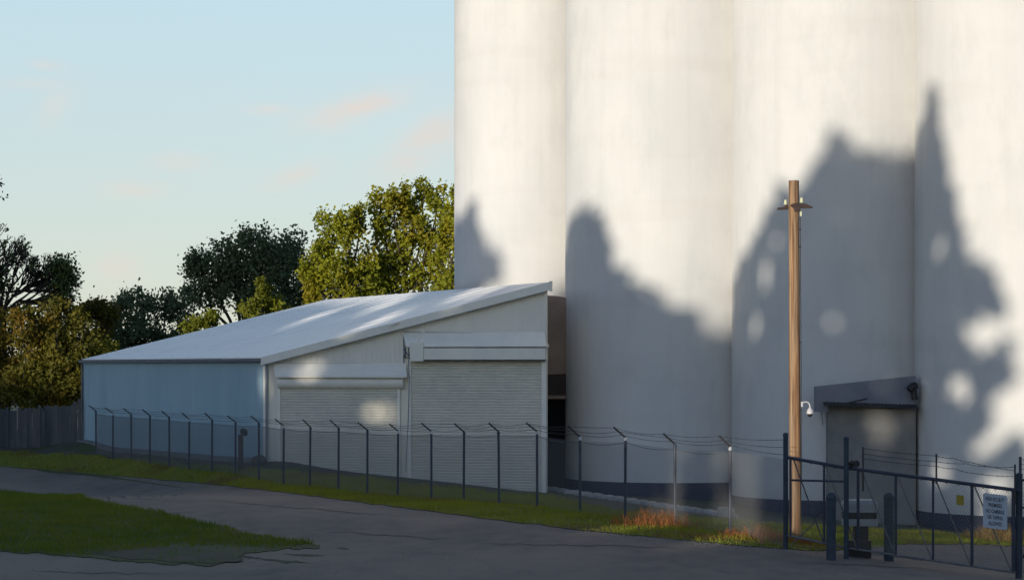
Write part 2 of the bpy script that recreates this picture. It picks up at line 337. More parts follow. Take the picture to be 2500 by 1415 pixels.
glow_litter_m = mat('reddish_litter_sun_glow', (.30,.13,.055), .95, (.16,.08,.04), 5, bump=.6, col3=(.12,.11,.03), n3=1.5, lo3=.5, hi3=.65)  # litter colour with the orange glow of the sunlit weeds mixed in
for x0, x1, y0, y1, hh in ((1535,1675,1291,1302,12),(1800,1925,1322,1332,14),(1680,1790,1312,1322,6),(1935,2040,1334,1342,10)):
    xs = np.arange(x0, x1, 5); mid = np.interp(xs, [x0,x1], [y0,y1]); wdt = hh*np.sin(np.linspace(.05, math.pi-.05, len(xs)))*RNG.uniform(.7,1.1,len(xs))
    drape('dirt_and_glow_patch', xs, list(zip(xs, mid-wdt*.6)), list(zip(xs, mid+wdt*.4)), 4, .045, glow_litter_m, kind='structure')
def blades(name, src, m, dens, h0, h1_, wid, ywin=(40,125), xwin=(-32,25), drop=None, **kw):
    me = src.data; me.calc_loop_triangles(); nT = len(me.loop_triangles)
    ti = np.empty(nT*3, np.int32); me.loop_triangles.foreach_get('vertices', ti); co = np.empty(len(me.vertices)*3); me.vertices.foreach_get('co', co)
    T = co.reshape(-1,3)[ti.reshape(-1,3)]; c = T.mean(1)
    ok = (c[:,1] > ywin[0])&(c[:,1] < ywin[1])&(c[:,0] > xwin[0])&(c[:,0] < xwin[1])&(np.abs(c[:,0]) < c[:,1]*.25)
    T = T[ok]; ar = .5*np.linalg.norm(np.cross(T[:,1]-T[:,0], T[:,2]-T[:,0]), axis=1)
    cnt = int(ar.sum()*dens); idx = RNG.choice(len(T), cnt, p=ar/ar.sum()); r1, r2 = np.sqrt(RNG.random(cnt)), RNG.random(cnt)
    p = (1-r1)[:,None]*T[idx,0]+(r1*(1-r2))[:,None]*T[idx,1]+(r1*r2)[:,None]*T[idx,2]
    if drop is not None:
        qx = 1250+p[:,0]*F/p[:,1]; qy = HZ+(CAMZ-p[:,2])*F/p[:,1]; keep_ = RNG.random(len(p)) > drop(qx, qy, p); p = p[keep_]; cnt = len(p)
    clump = .5+.5*np.sin(p[:,0]*1.7+np.sin(p[:,1]*.9)*2)*np.sin(p[:,1]*1.3+p[:,0]*.4)
    hh = RNG.uniform(h0, h1_, cnt)*(.55+.75*clump); th = RNG.uniform(0, 2*math.pi, cnt); d = np.stack([np.cos(th), np.sin(th), 0*th], -1)*wid
    ln = RNG.normal(0, .35, (cnt,2))*hh[:,None]; top = p+np.stack([ln[:,0], ln[:,1], hh], -1)
    return tag(quads_mesh(name, np.stack([p-d, p+d, top+d*.15, top-d*.15], 1), m), kind='stuff', **kw)
blades('grass', verge, ggr_m, 130, .05, .16, .012, label='short grass blades along the fence verge')
def worn(qx, qy, p):
    nz = .5+.25*np.sin(p[:,0]*2.3+p[:,1])+.25*np.sin(p[:,0]*5.1-p[:,1]*1.7)
    edge = np.interp(qx, [-200,0,200,430,600,720,790], [1372,1356,1352,1330,1330,1333,1332])
    return np.clip((qy-edge)/10+.2+nz*.5, 0, .97)*(qy > edge-8)+.35*(nz > .72)
blades('grass', island, igr_m, 230, .05, .15, .011, drop=worn, label='short grass blades on the island between the lanes')

qx = np.concatenate([RNG.uniform(0, 2090, 2600), RNG.uniform(560, 1100, 160), RNG.uniform(0, 2480, 500)]); qe = np.interp(qx, *zip(*road_top))
qy = np.concatenate([qe[:2600]+np.abs(RNG.normal(0, 6, 2600)), RNG.uniform(1338, 1385, 160), RNG.uniform(1350, 1420, 500)]); gx_, gy_, gz_ = G(qx, np.maximum(qy, qe))
nP = len(qx); sz = RNG.uniform(.008, .026, nP)[:,None]; cP = np.stack([gx_, gy_, gz_+.016], -1); ux, uy, uz = np.array([1,.2,0]), np.array([-.2,1,0]), np.array([0,0,.7])
Q = [np.stack([cP+sz*a_, cP+sz*b__, cP+sz*uz, cP+sz*uz*.98], 1) for a_, b__ in ((ux,uy),(uy,-ux),(-ux,-uy),(-uy,ux))]
tag(quads_mesh('gravel', np.concatenate(Q), mat('loose_gravel', (.34,.29,.24), .95, (.22,.18,.15), 30)), kind='stuff', label='loose grit scattered along the road edges')
# ------------------------------------------------------------------ silos
SILOS = [((.97,102.6), 3.6, None), ((6.79,96.9), 4.5, -.14), ((13.53,92.5), 4.5, -.62), ((20.28,88.1), 4.5, -.96), ((27.03,83.7), 4.5, -1.3)]
slabels = ['narrowest white concrete silo, standing behind the ridge of the low building', 'white concrete silo next to the low building, its tree shadow sloping down to the right',
           'white concrete silo behind the tall wooden pole', 'white concrete silo behind the warning sign on the gate', 'white concrete silo at the far right end of the row']
for (c, r, bz), lab in zip(SILOS, slabels):
    g = h1(*c); s = empty('grain_silo', (c[0], c[1], g), lab, 'silo', 'white grain silos standing in a row')
    m = MB(); prof = [(r, -2.6)]+[(r, z) for z in np.linspace(0, 34, 18)]+[(r-.35, 34.4), (.4, 35.3)]
    m.lathe((c[0], c[1], 0), prof, 96)
    o = m.build('silo_wall', silo_m, s, smooth=True)
    if bz is not None:
        MB().lathe((c[0], c[1], 0), [(r+.004, -2.6), (r+.012, bz-.02), (r+.002, bz)], 96).build('painted_base_band', navy_m, s, smooth=True)

# ------------------------------------------------------------------ low white building with roll doors
A, B = pt(650, 873, AY), pt(1335, 695, BY)
A[2] = 5.0; B[2] = 7.99
A2 = np.array([-22.37, 117.5, 5.0]); B2 = np.array([-9.75, 116.1, 7.99])
wv = (B-A)*[1,1,0]; wv /= np.linalg.norm(wv); nv = np.array([wv[1], -wv[0], 0]); nv = nv if nv[1] < 0 else -nv
up = np.array([0,0,1.])
def fp(px, py, off=0.0):      # point on the plane 'off' in front of the front wall seen at a pixel
    d = np.array([(px-1250)/F, 1, (HZ-py)/F]); o = np.array([0,0,CAMZ]); q = A+nv*off
    t = np.dot(q-o, nv)/np.dot(d, nv); return o+d*t
bld = empty('roll_door_building', (A+B)/2*[1,1,0]+[0,0,h1(*((A+B)/2)[:2])], 'long low white metal building with two roll-up doors in front of the silos', 'building')
lowz = -1.3
dn = lambda p, z=lowz: np.array([p[0], p[1], z])
# corrugated walls: ribbed sheets
def ribbed(P0, P1, t0, t1, m, name, par, nout, pitch=.2, dep=.010, z0=lowz, hole=None):
    """vertical-rib sheet from P0 to P1 with top heights t0->t1, thick slab behind"""
    L = np.linalg.norm((P1-P0)[:2]); k = int(L/pitch); V = []; V2 = []
    prof = [(0,0),(.55,0),(.65,1),(.9,1)]
    for i in range(k):
        for (f, d) in prof:
            s = (i+f)/k; p = P0+(P1-P0)*s; zt = t0+(t1-t0)*s; q = np.array([p[0], p[1], 0])+nout*dep*d
            V.append((q[0], q[1], z0)); V2.append((q[0], q[1], zt))
    for q_, zt in ((P1, t1), (P1-nout*.15, t1), (P0-nout*.15, t0)): V.append((q_[0], q_[1], z0)); V2.append((q_[0], q_[1], zt))
    n_ = len(V); Fc = [(i, (i+1)%n_, n_+(i+1)%n_, n_+i) for i in range(n_)]+[tuple(range(n_, 2*n_))]
    return link_mesh(name, V+V2, Fc, m, par)
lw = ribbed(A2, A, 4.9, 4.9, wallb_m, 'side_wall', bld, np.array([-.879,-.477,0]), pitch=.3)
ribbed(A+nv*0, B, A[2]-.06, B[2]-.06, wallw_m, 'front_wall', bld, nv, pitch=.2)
MB().slab([dn(B-up*0), B-up*.06, B2-up*.06, dn(B2)], (-.12,0,0)).build('rear_wall', wallw_m, bld)
MB().slab([dn(A2,lowz), A2-up*.1, B2-up*.06, dn(B2)], (.1,-.1,0)).build('gable_wall', wallw_m, bld)
# roof slab with standing seams
ov = nv*.25; el = (A2-A)/np.linalg.norm(A2-A); sl_ = np.array([-.879,-.477,0])*.15
m = MB(); RA, RB, RB2, RA2 = A+ov+sl_-up*.03, B+ov+wv*.1+up*.05, B2-ov+wv*.1+up*.05, A2-ov+sl_-up*.03
m.slab([RA, RB, RB2, RA2], (0,0,.05))
for i in range(1, 16):
    f = i/16; p, q = RA+(RA2-RA)*f+up*.051, RB+(RB2-RB)*f+up*.051; d = (q-p)/np.linalg.norm(q-p); sd = np.cross(d, up); sd /= np.linalg.norm(sd)
    m.box((p+q)/2+up*.012, np.linalg.norm(q-p)-.02, .02, .008, d, sd, np.cross(sd, d)*-1)
m.build('roof', roof_m, bld)
# rake trim in two lengths
m = MB(); mid = RA+(RB-RA)*.455
for p, q, o_ in ((RA, mid, .02), (mid, RB+wv*.06, .035)):
    p, q = p+nv*o_+up*.05, q+nv*o_+up*.05; m.slab([p, q, q-up*.33, p-up*.33], nv*-.03)
q = mid+nv*.06; m.box(q-up*.06, .09, .05, .16, wv, nv, up); m.tube([q-up*.02+wv*.1, q+wv*.42+up*.1], .05, 8)
m.box(RB+wv*.12-up*.12, .1, .2, .42, wv, nv, up)
m.build('rake_trim', trim_m, bld)
m = MB(); g0, g1 = A+sl_*1.0-up*.02, A2+sl_-up*.02
m.slab([g0+sl_*.7, g0, g0-up*.14, g0-up*.14+sl_*.7], g1-g0); m.build('gutter', gut_m, bld)
MB().slab([A2+sl_*.4-up*.16, A2+sl_*.4-up*.16+el*-.12, dn(A2+sl_*.4+el*-.12), dn(A2+sl_*.4)], sl_*.3).build('corner_trim', gut_m, bld)
# front-left corner: pale return and downspout
m = MB(); ca = A+np.array([-.879,-.477,0])*.03
m.slab([ca-up*.12, ca-up*.12+el*.22, dn(ca+el*.22), dn(ca)], np.array([-.879,-.477,0])*.02)
m.slab([A+nv*.03-up*.12, A+nv*.03+wv*.12-up*.12+up*.02, dn(A+nv*.03+wv*.12), dn(A+nv*.03)], nv*.02); m.build('corner_trim', trim_m, bld)
q = A+nv*.1+wv*.0; MB().tube([q+sl_*.8-up*.1, q-up*.35+wv*.05, np.array([q[0]+wv[0]*.05, q[1]+wv[1]*.05, h1(q[0],q[1])+.15]), q*[1,1,0]+wv*.05+nv*.2+up*(h1(q[0],q[1])+.03)], .055, 8).build('downspout', down_m, bld)
def rollcurtain(x0, x1, ytop, off, zbot, pitch=.115, dep=.03):
    p0, p1 = fp(x0, ytop, off), fp(x1, ytop, off); zt = .5*(p0[2]+p1[2]); k = int((zt-zbot)/pitch); V = []; rows = []
    for i in range(k):
        for (f, d) in ((0,0),(.12,-.8),(.2,0),(.5,.55),(.85,.25)): rows.append((zt-(i+f)*pitch, d*dep))
    for z, d in rows:
        for p in (p0, p1): q = p+nv*d; V.append((q[0], q[1], z))
    return V, [(2*i, 2*i+1, 2*i+3, 2*i+2) for i in range(len(rows)-1)], zt
def rect(m, x0, y0, x1, y1, off, thick, z0=None, z1=None):   # box on front wall from pixels
    p, q = fp(x0, y0, off), fp(x1, y0, off); a, c_ = fp(x0, y1, off), fp(x1, y1, off)
    zt = .5*(p[2]+q[2]) if z1 is None else z1; zb = .5*(a[2]+c_[2]) if z0 is None else z0
    c = np.array([(p[0]+q[0])/2, (p[1]+q[1])/2, (zt+zb)/2])-nv*thick/2
    return m.box(c, np.linalg.norm((q-p)[:2]), thick, zt-zb, wv, nv, up)
# small door
V, Fc, zt = rollcurtain(684, 970, 948, .07, lowz); d1 = link_mesh('roll_door', V, Fc, door_m, bld)
m = MB(); rect(m, 677, 944, 684, 1180, .13, .12, z0=lowz); rect(m, 970, 944, 976, 1180, .13, .12, z0=lowz); rect(m, 680, 944.5, 973, 948.5, .14, .1); m.build('door_frame', trim_m, bld)
p, q = fp(682, 934, .30), fp(988, 934, .30); q[2] = p[2]; a_ = fp(682, 920, .3)[2]
m = MB(); k = 18; ring = []
for i in range(k+1):
    t = -math.pi*.5+math.pi*i/k*1.0; ring.append((.06+.26*math.cos(t), .27*math.sin(t)))
ring = [(0.0,-.27)]+ring+[(0.0,.27)]
c0, c1 = fp(682, 933, 0), fp(988, 933, 0); zc = .5*(c0[2]+c1[2]); c0[2] = c1[2] = zc
m.slab([c0+nv*a+up*b_ for a, b_ in ring], c1-c0); o = m.build('roller_housing', trim_m, bld)
m = MB(); t0, t1 = fp(667, 887, .02), fp(991, 888, .02); b0, b1 = fp(672, 918, .42), fp(993, 919, .42)
t0[2] = t1[2] = .5*(t0[2]+t1[2]); b0[2] = b1[2] = .5*(b0[2]+b1[2]); m.slab([t0, t1, b1, b0], nv*.012+up*.025)
m.slab([b0, b1, b1-up*.05, b0-up*.05], nv*.02)
m.slab([t0, b0, b0-nv*.38], wv*.012); m.slab([t1, b1, b1-nv*.38], wv*-.012); m.build('door_hood', trim_m, bld)
# large door
V, Fc, zt = rollcurtain(1003, 1322, 879, .10, lowz); link_mesh('roll_door', V, Fc, door_m, bld)
for xa, xb in ((996,1003),(1322,1333)): m = MB(); rect(m, xa, 872, xb, 1180, .17, .16, z0=lowz); m.build('door_jamb', trim_m, bld)
m = MB(); rect(m, 1030, 849, 1331, 877, .52, .5); m.build('roller_housing', trim_m, bld)
m = MB(); rect(m, 1001, 835, 1033, 881, .60, .42); m.build('motor_cover', trim_m, bld)
m = MB(); t0, t1 = fp(983, 811, .02), fp(1329, 814, .02); b0, b1 = fp(992, 846, .56), fp(1334, 847, .56)
t0[2] = t1[2] = .5*(t0[2]+t1[2]); b0[2] = b1[2] = .5*(b0[2]+b1[2]); m.slab([t0, t1, b1, b0], nv*.012+up*.028)
m.slab([t1, b1, b1-nv*.54], wv*-.012)
p = t0+(t1-t0)*.135; q = b0+(b1-b0)*.06; m.slab([p+nv*.02, p+nv*.02+wv*.06, q+wv*.06+up*.06, q+up*.06], nv*.03+up*.04)
m.box(p+up*.1+wv*.06+nv*.05, .12, .08, .22, wv*.8+up*.6, nv, up*.8-wv*.6)
m.build('door_hood', trim_m, bld)
m = MB(); b0_ = fp(993, 850, .3)
for a, c_ in (((990,845,.5),(990,872,.05)),((986,850,.05),(997,868,.5)),((991,862,.45),(985,872,.05)),((997,848,.5),(999,876,.3)),((988,872,.1),(1003,873,.45))): m.tube([fp(*a), fp(*c_)], .022, 6)
m.tube([fp(997,878,.2), fp(999,930,.2), fp(996,1040,.2), fp(990,1150,.22)], .014, 6); m.build('hood_bracket', gut_m, bld)
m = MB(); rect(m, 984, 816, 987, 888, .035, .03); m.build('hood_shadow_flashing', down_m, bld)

m = MB(); a_, c_ = fp(669,886.4,.035), fp(990,887.4,.035); m.tube([a_, c_], .012, 4); m.build('hood_shadow_seam', down_m, bld)  # thin dark strips stand in for shadow lines along hoods, housings and rake
m = MB(); a_, c_ = fp(985,810.4,.035), fp(1328,813.4,.035); m.tube([a_, c_], .014, 4); m.build('hood_shadow_seam', down_m, bld)
m = MB(); a_, c_ = fp(1034,878.4,.5), fp(1330,878.4,.5); m.box((a_+c_)/2-nv*.15, np.linalg.norm(c_-a_), .26, .05, wv, nv, up); m.build('housing_shadow_gap', gut_m, bld)  # dark box put in as the shade under the roller housing
m = MB(); a_, c_ = fp(1034,848.2,.535), fp(1330,848.2,.535); m.tube([a_, c_], .011, 4); m.build('housing_shadow_seam', down_m, bld)
m = MB(); a_, c_ = RA+nv*.05-up*.31, RB+nv*.05-up*.31; m.tube([a_, c_], .013, 4); m.build('rake_shadow_seam', down_m, bld)
# concrete apron along the side wall
m = MB(); so = np.array([-.879,-.477,0]); pts0 = []
V = []; kk = 30
for i in range(kk+1):
    p = A+(A2-A)*(i/kk); 
    for d, dz in ((.02,.05),(.35,.03),(.36,-.35)):
        q = p+so*d; V.append((q[0], q[1], h1(*(p+so*.02)[:2])+dz))
link_mesh('concrete_apron', V, grid_faces(kk+1, 3), conc_m)['kind'] = 'structure'

# connector between building and silo
cn = empty('transfer_enclosure', (1.0, 96.4, h1(1,96.4)), 'narrow tan enclosure with a black doorway in the gap between building and silo', 'enclosure')
zz = lambda py, Y=96.4: CAMZ+(HZ-py)*Y/F
m = MB(); m.slab([(-.3,96.4,zz(918)),(2.32,96.4,zz(912)),(2.32,96.4,zz(726)),(1.9,96.4,zz(722)),(.6,96.4,zz(719)),(-.3,96.4,zz(719))], (0,1.4,0)); m.build('upper_panel', tan_m, cn)
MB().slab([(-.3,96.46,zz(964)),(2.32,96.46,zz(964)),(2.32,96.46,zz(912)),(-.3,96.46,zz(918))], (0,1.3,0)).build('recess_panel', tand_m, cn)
MB().box((1.0,96.35,zz(969)), 2.6, .3, .14).build('lintel', tan_m, cn)
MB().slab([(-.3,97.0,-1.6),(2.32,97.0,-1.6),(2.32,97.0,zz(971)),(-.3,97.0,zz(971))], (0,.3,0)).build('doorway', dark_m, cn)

# small shed squeezed between two silos
sd = empty('block_shed', (14.0, 87.6, h1(14,87.6)), 'grey block shed with a sloping fascia, squeezed between two silos behind the pole', 'shed')
P = lambda px, py, Y=87.55: pt(px, py, Y)
m = MB(); m.slab([P(2021,1400), P(2236,1400), P(2236,988), P(2021,986)], (0,.5,0)); m.build('shed_wall', shed_m, sd)
m = MB(); m.slab([P(1990,1004,87.2), P(2022,1005,87.2), P(2024,984,87.2), P(2236,990,87.2), P(2236,917,87.2), P(1990,943,87.2)], (0,.35,0)); m.build('fascia', fasc_m, sd)
m = MB(); xs = np.linspace(2009, 2236, 90)
V = []
for i, x_ in enumerate(xs):
    w_ = .03*math.sin(i*1.9)+RNG.normal(0,.008); p = P(x_, 983+(x_-2009)*.031, 87.2)
    V += [p+[0,-.42,w_*.6-.08], p+[0,0,w_*.6+.05], p+[0,0,w_*.6+.03], p+[0,-.42,w_*.6-.10]]
link_mesh('corrugated_eave', V, [(4*i+j, 4*i+(j+1)%4, 4*i+4+(j+1)%4, 4*i+4+j) for i in range(len(xs)-1) for j in range(4)], eave_m, sd)
m = MB(); m.tube([P(2064,984,87.15), P(2117,972,87.15)], .02, 5); m.build('loose_cable', black_m, sd)
m = MB(); m.tube([P(2006,1003,87.4), P(2009,1036,87.6)], .03, 6); m.build('drain_pipe', down_m, sd)
vn = empty('exhaust_vent', P(2232,970,87.1), 'black hooded exhaust vent at the right end of the grey shed fascia', 'vent')
MB().tube([P(2234,975,87.0), P(2231,957,87.0), P(2231,950,87.0)], [.13,.11,.12], 12).build('vent_pipe', black_m, vn)
MB().tube([P(2237,940,87.0), P(2228,943,86.95), P(2219,951,86.9)], [.14,.16,.13], 12).build('hood', black_m, vn)

# ------------------------------------------------------------------ chain-link fence
def diamond(m, P0, P1, h0a, h0b, h1a, h1b, pitch=.06, r=.0028):
    """diagonal wires between P0 and P1 (xy), heights a (bottom) to b (top)"""
    P0, P1 = np.array(P0[:2]), np.array(P1[:2]); L = np.linalg.norm(P1-P0); d = (P1-P0)/L; nn = np.array([d[1], -d[0], 0])
    hh = .5*((h0b-h0a)+(h1b-h1a)); slope = .72; run = hh*slope/1.0
    def W(s, f):
        s_ = min(max(s, 0), L); t = s_/L; lo = h0a+(h1a-h0a)*t; hi = h0b+(h1b-h0b)*t
        return np.array([P0[0]+d[0]*s_, P0[1]+d[1]*s_, lo+(hi-lo)*f])
    k = int((L+run)/pitch)
    for sgn in (0, 1):
        for i in range(k+1):
            a = -run+i*pitch; b_ = a+run; f0, f1 = 0., 1.
            if a < 0: f0 = -a/run
            if b_ > L: f1 = (L-a)/run
            if f1-f0 < .02: continue
            p, q = W(a+run*f0, f0), W(a+run*f1, f1)
            if sgn: p, q = W(L-(a+run*f0), f0), W(L-(a+run*f1), f1)
            dd = (q-p)/np.linalg.norm(q-p); o1 = np.cross(dd, nn)*r; o2 = nn*r
            V = [p+o1, p-o1*.5+o2, p-o1*.5-o2, q+o1, q-o1*.5+o2, q-o1*.5-o2]
            m.add(V, [(0,1,4,3),(1,2,5,4),(2,0,3,5)])
def barbed(m, pts, r=.006, step=.13):
    pts = [np.array(p, float) for p in pts]; m.tube(pts, r, 4, cap=False)
    for a, b_ in zip(pts[:-1], pts[1:]):
        L = np.linalg.norm(b_-a); k = max(1, int(L/step))
        for i in range(k):
            c = a+(b_-a)*((i+.5)/k)
            for _ in range(2):
                v_ = RNG.normal(0, 1, 3); v_ /= np.linalg.norm(v_); m.tube([c-v_*.022, c+v_*.022], .0045, 3, cap=False)
def sagline(a, b_, sag, n_=8): return [np.array(a)+(np.array(b_)-np.array(a))*t-np.array([0,0,sag*4*t*(1-t)]) for t in np.linspace(0, 1, n_)]
p0 = pt(posts[10][0], posts[10][1], FY(posts[10][0]))
fence = empty('chain_link_fence', (p0[0], p0[1], h1(p0[0], p0[1])), 'long chain-link fence with angled barbed wire arms in front of the low white building', 'fence')
fdir = np.array([-2809, F, 0.]); fdir /= np.linalg.norm(fdir); fout = np.array([-fdir[1], fdir[0], 0]); fout = fout if fout[1] < 0 else -fout
tops, tips, bases = [], [], []
for i, (px, py) in enumerate(posts):
    t = pt(px, py, FY(px)); g = h1(t[0], t[1]); bases.append(np.array([t[0], t[1], g])); tops.append(t)
    lean = np.array([RNG.normal(0,.015), 0, 0])
    po = MB().tube([bases[-1]-up*.2-lean, t-up*.05], .043, 10).build('post', galv_m, fence, smooth=False)
    if i == 20: po['label'] = 'sunlit rusty fence post'
    tip = t+fout*.36+up*(.30 if i < 18 else .33)+np.array([RNG.normal(0,.02),0,RNG.normal(0,.015)]); tips.append(tip)
    m = MB(); m.tube([t-up*.0, t+up*.02, tip], .026, 6)
    for f in (.25,.6,.93): q = t+(tip-t)*f; m.box(q+up*.02, .03, .03, .05)
    m.build('arm', barb_m, po)
    MB().lathe((t[0], t[1], t[2]), [(.05,-.07),(.05,-.01),(.03,.03)], 10).build('cap', cap_m if i % 4 == 1 or i in (14, 17, 18, 19) else galv_m, po)
gp = pt(1918, 1060, 57.6); gpb = np.array([gp[0], gp[1], h1(gp[0], gp[1])])
m = MB()
for i in range(len(posts)-1):
    diamond(m, tops[i], tops[i+1], bases[i][2]+.04, tops[i][2]-.12, bases[i+1][2]+.04, tops[i+1][2]-.12, pitch=.075 if i < 12 else .062, r=.0035 if i < 12 else .003)
gt = np.array([gp[0], gp[1], CAMZ+(HZ-1120)*57.6/F])
diamond(m, tops[-1], gt, bases[-1][2]+.04, tops[-1][2]-.1, gpb[2]+.04, gt[2], pitch=.062, r=.003)
m.build('chain_link_mesh', wire_m, fence)
m = MB()
for i in range(len(posts)-1):
    a, b_ = tops[i]-up*.12, tops[i+1]-up*.12
    m.tube(sagline(a, b_, .03 if i < 17 else .09, 6), .007, 4, cap=False)
m.build('tension_wire', galv_m, fence)
for f in (.3, .62, .95):
    m = MB()
    for i in range(len(posts)-1):
        a, b_ = tops[i]+(tips[i]-tops[i])*f, tops[i+1]+(tips[i+1]-tops[i+1])*f
        barbed(m, sagline(a, b_, RNG.uniform(.01,.08), 5), r=.0055 if i > 14 else .005, step=.16)
    a = tops[-1]+(tips[-1]-tops[-1])*f; barbed(m, sagline(a, (gp[0], gp[1], gp[2]-.1-.18*(1-f)/.3), .05, 6), step=.14)
    m.build('barbed_wire', barb_m, fence)

# ------------------------------------------------------------------ sliding gate
GY0, GY1 = 57.3, 53.9
GX0, GX1 = (1924-1250)*GY0/F, (2492-1250)*GY1/F
def gl(px, py, off=0.0):    # point of the gate plane seen at a pixel, off = metres towards the camera
    dxy = np.array([GX1-GX0, GY1-GY0]); nn = np.array([dxy[1], -dxy[0]])/np.hypot(*dxy); nn = nn if nn[1] < 0 else -nn
    d = np.array([(px-1250)/F, 1.]); q = np.array([GX0, GY0])+nn*off; t = np.dot(q, nn)/np.dot(d, nn)
    return np.array([d[0]*t, t, CAMZ+(HZ-py)*t/F])
gtop = lambda x: np.interp(x, [1924, 2066, 2492], [1116, 1141, 1197])
gbot = lambda x: np.interp(x, [1924, 2066, 2492], [1306, 1336, 1398])
gate = empty('sliding_gate', gl(2200, 1372), 'long sliding chain-link gate with blue-grey rails across the driveway', 'gate')
MB().tube([gl(x, gtop(x)) for x in (1924, 2066, 2280, 2492)], .045, 10).build('top_rail', rail_m, gate)
MB().tube([gl(x, gbot(x)) for x in (1924, 2066, 2280, 2480)], .03, 8).build('bottom_rail', lgalv_m, gate)
MB().tube([gl(1928, 1171), gl(2062, 1174)], .028, 8).build('middle_rail', rail_m, gate)
ups = [(2012,.030),(2095,.038),(2187,.034),(2278,.030),(2373,.040),(2474,.045)]
for x, r_ in ups:
    MB().tube([gl(x, gtop(x)), gl(x, gbot(x)-1)], r_, 8).build('upright', rail_m, gate)
MB().tube([gl(1930, gtop(1930)), gl(1930, gbot(1930))], .03, 8).build('upright', rail_m, gate)
for (x0, y0, x1, y1) in ((1938,1122,2010,1322),(2016,1134,2092,1338),(2104,1150,2184,1350),(2192,1162,2276,1366),(2286,1174,2370,1380),(2379,1186,2470,1394),(2050,1214,1928,1333)):
    MB().tube([gl(x0, y0, -.03), gl(x1, y1, -.03)], .018, 8).build('brace', lgalv_m if x0 > 1950 else rail_m, gate)
m = MB()
xs = [1930, 2012, 2095, 2187, 2278, 2373, 2474]
for a, c_ in zip(xs[:-1], xs[1:]):
    p, q = gl(a, gtop(a)), gl(c_, gtop(c_)); pb, qb = gl(a, gbot(a)), gl(c_, gbot(c_))
    diamond(m, p, q, pb[2]+.03, p[2]-.05, qb[2]+.03, q[2]-.05, pitch=.07, r=.0032)
    # ties
m.build('chain_link_mesh', mat('gate_mesh_wire', (.20,.19,.15), .5, metal=.2), gate)
m = MB()
for x in np.arange(1950, 2470, 30):
    p = gl(x, gtop(x)+3); m = MB(); m.tube([p-up*.05+np.array([.02,0,0]), p+up*.0, p-up*.04-np.array([.03,0,0])], .008, 4); m.build('tie', barb_m, gate)
pass
ext = [(2107,1090,1198),(2286,1107,1180),(2478,1133,1230)]
for x, y0, y1 in ext: MB().tube([gl(x, y0, .06), gl(x, y1, .06)], .024, 6).build('barbed_wire_upright', barb_m, gate)
for k, ln in enumerate((((2107,1094),(2286,1112),(2330,1118),(2370,1128),(2478,1148)), ((2107,1107),(2286,1126),(2360,1131),(2410,1138),(2478,1139)), ((2107,1119),(2286,1137),(2330,1143),(2380,1155),(2478,1162)))):
    m = MB(); pts_ = []
    for (a, c_) in zip(ln[:-1], ln[1:]): pts_ += sagline(gl(*a, .09), gl(*c_, .09), .02, 5)[:-1]
    pts_.append(gl(*ln[-1], .09)); barbed(m, pts_, .006, .11); m.build('barbed_wire', barb_m, gate)
# guide posts and rollers
g1_ = empty('gate_post', gpb, 'square-topped grey gate post where the long fence ends', 'post', 'heavy posts beside the sliding gate')
MB().tube([gpb-up*.3, gp], .064, 12).build('shaft', boll_m, g1_); MB().lathe(gp, [(.07,-.03),(.07,.02),(.03,.05)], 12).build('cap', boll_m, g1_)
q = gl(2066, 1362, .16); q[2] = h1(q[0], q[1]); t = gl(2066, 1070, .16)
g2_ = empty('gate_post', q, 'tall blue-grey gate post with black rollers, in front of the striped housing', 'post', 'heavy posts beside the sliding gate')
MB().tube([q-up*.3, t], .064, 12).build('shaft', boll_m, g2_); MB().lathe(t, [(.07,-.03),(.07,.02),(.03,.05)], 12).build('cap', boll_m, g2_)
m = MB()
for xx in (2079, 2090):
    p = gl(xx, 1131, .0); m.tube([p-np.array([0,.06,0]), p+np.array([0,.06,0])], .085, 14)
m.tube([gl(2068,1128,.12), gl(2084,1131,.12)], .03, 8); m.build('roller', black_m, g2_)
# posts at the right frame edge
q = gl(2487, 1400, -.2); q[2] = h1(q[0], q[1]); t = gl(2488, 1158, -.2)
g3_ = empty('gate_post', q, 'thick grey latch post to the right of the warning sign', 'post', 'heavy posts beside the sliding gate')
MB().tube([q-up*.3, t], .085, 12).build('shaft', boll_m, g3_); MB().lathe(t, [(.09,-.03),(.09,.02),(.03,.05)], 12).build('cap', boll_m, g3_)
# second fence beyond the latch post
f2 = empty('chain_link_fence', gl(2560, 1410, -.5), 'short stretch of chain-link fence to the right of the latch post', 'fence')
MB().tube([gl(2491, 1114, -.35), gl(2491, 1216, -.35)], .035, 8).build('post', rail_m, f2)
for x in (2620, 2760):
    q0 = gl(x, 1430, -.4); q0[2] = h1(q0[0], q0[1])-.2; MB().tube([q0, gl(x, 1110+(x-2491)*.12, -.4)], .045, 8).build('post', rail_m, f2)
MB().tube([gl(2491, 1170, -.35), gl(2760, 1206, -.35)], .03, 8).build('top_rail', rail_m, f2)
MB().tube([gl(2491, 1237, -.35), gl(2760, 1270, -.35)], .025, 8).build('middle_rail', rail_m, f2)
MB().tube([gl(2497, 1360, -.35), gl(2600, 1180, -.35)], .025, 8).build('brace', rail_m, f2)
m = MB(); p, q = gl(2491, 1170, -.35), gl(2760, 1206, -.35); diamond(m, p, q, p[2]-2.0, p[2]-.02, q[2]-2.0, q[2]-.02, .07, .0032); m.build('chain_link_mesh', wire_m, f2)
for k in range(3):
    m = MB(); barbed(m, sagline(gl(2491, 1120+12*k, -.35), gl(2760, 1142+12*k, -.4), .05, 8)); m.build('barbed_wire', barb_m, f2)

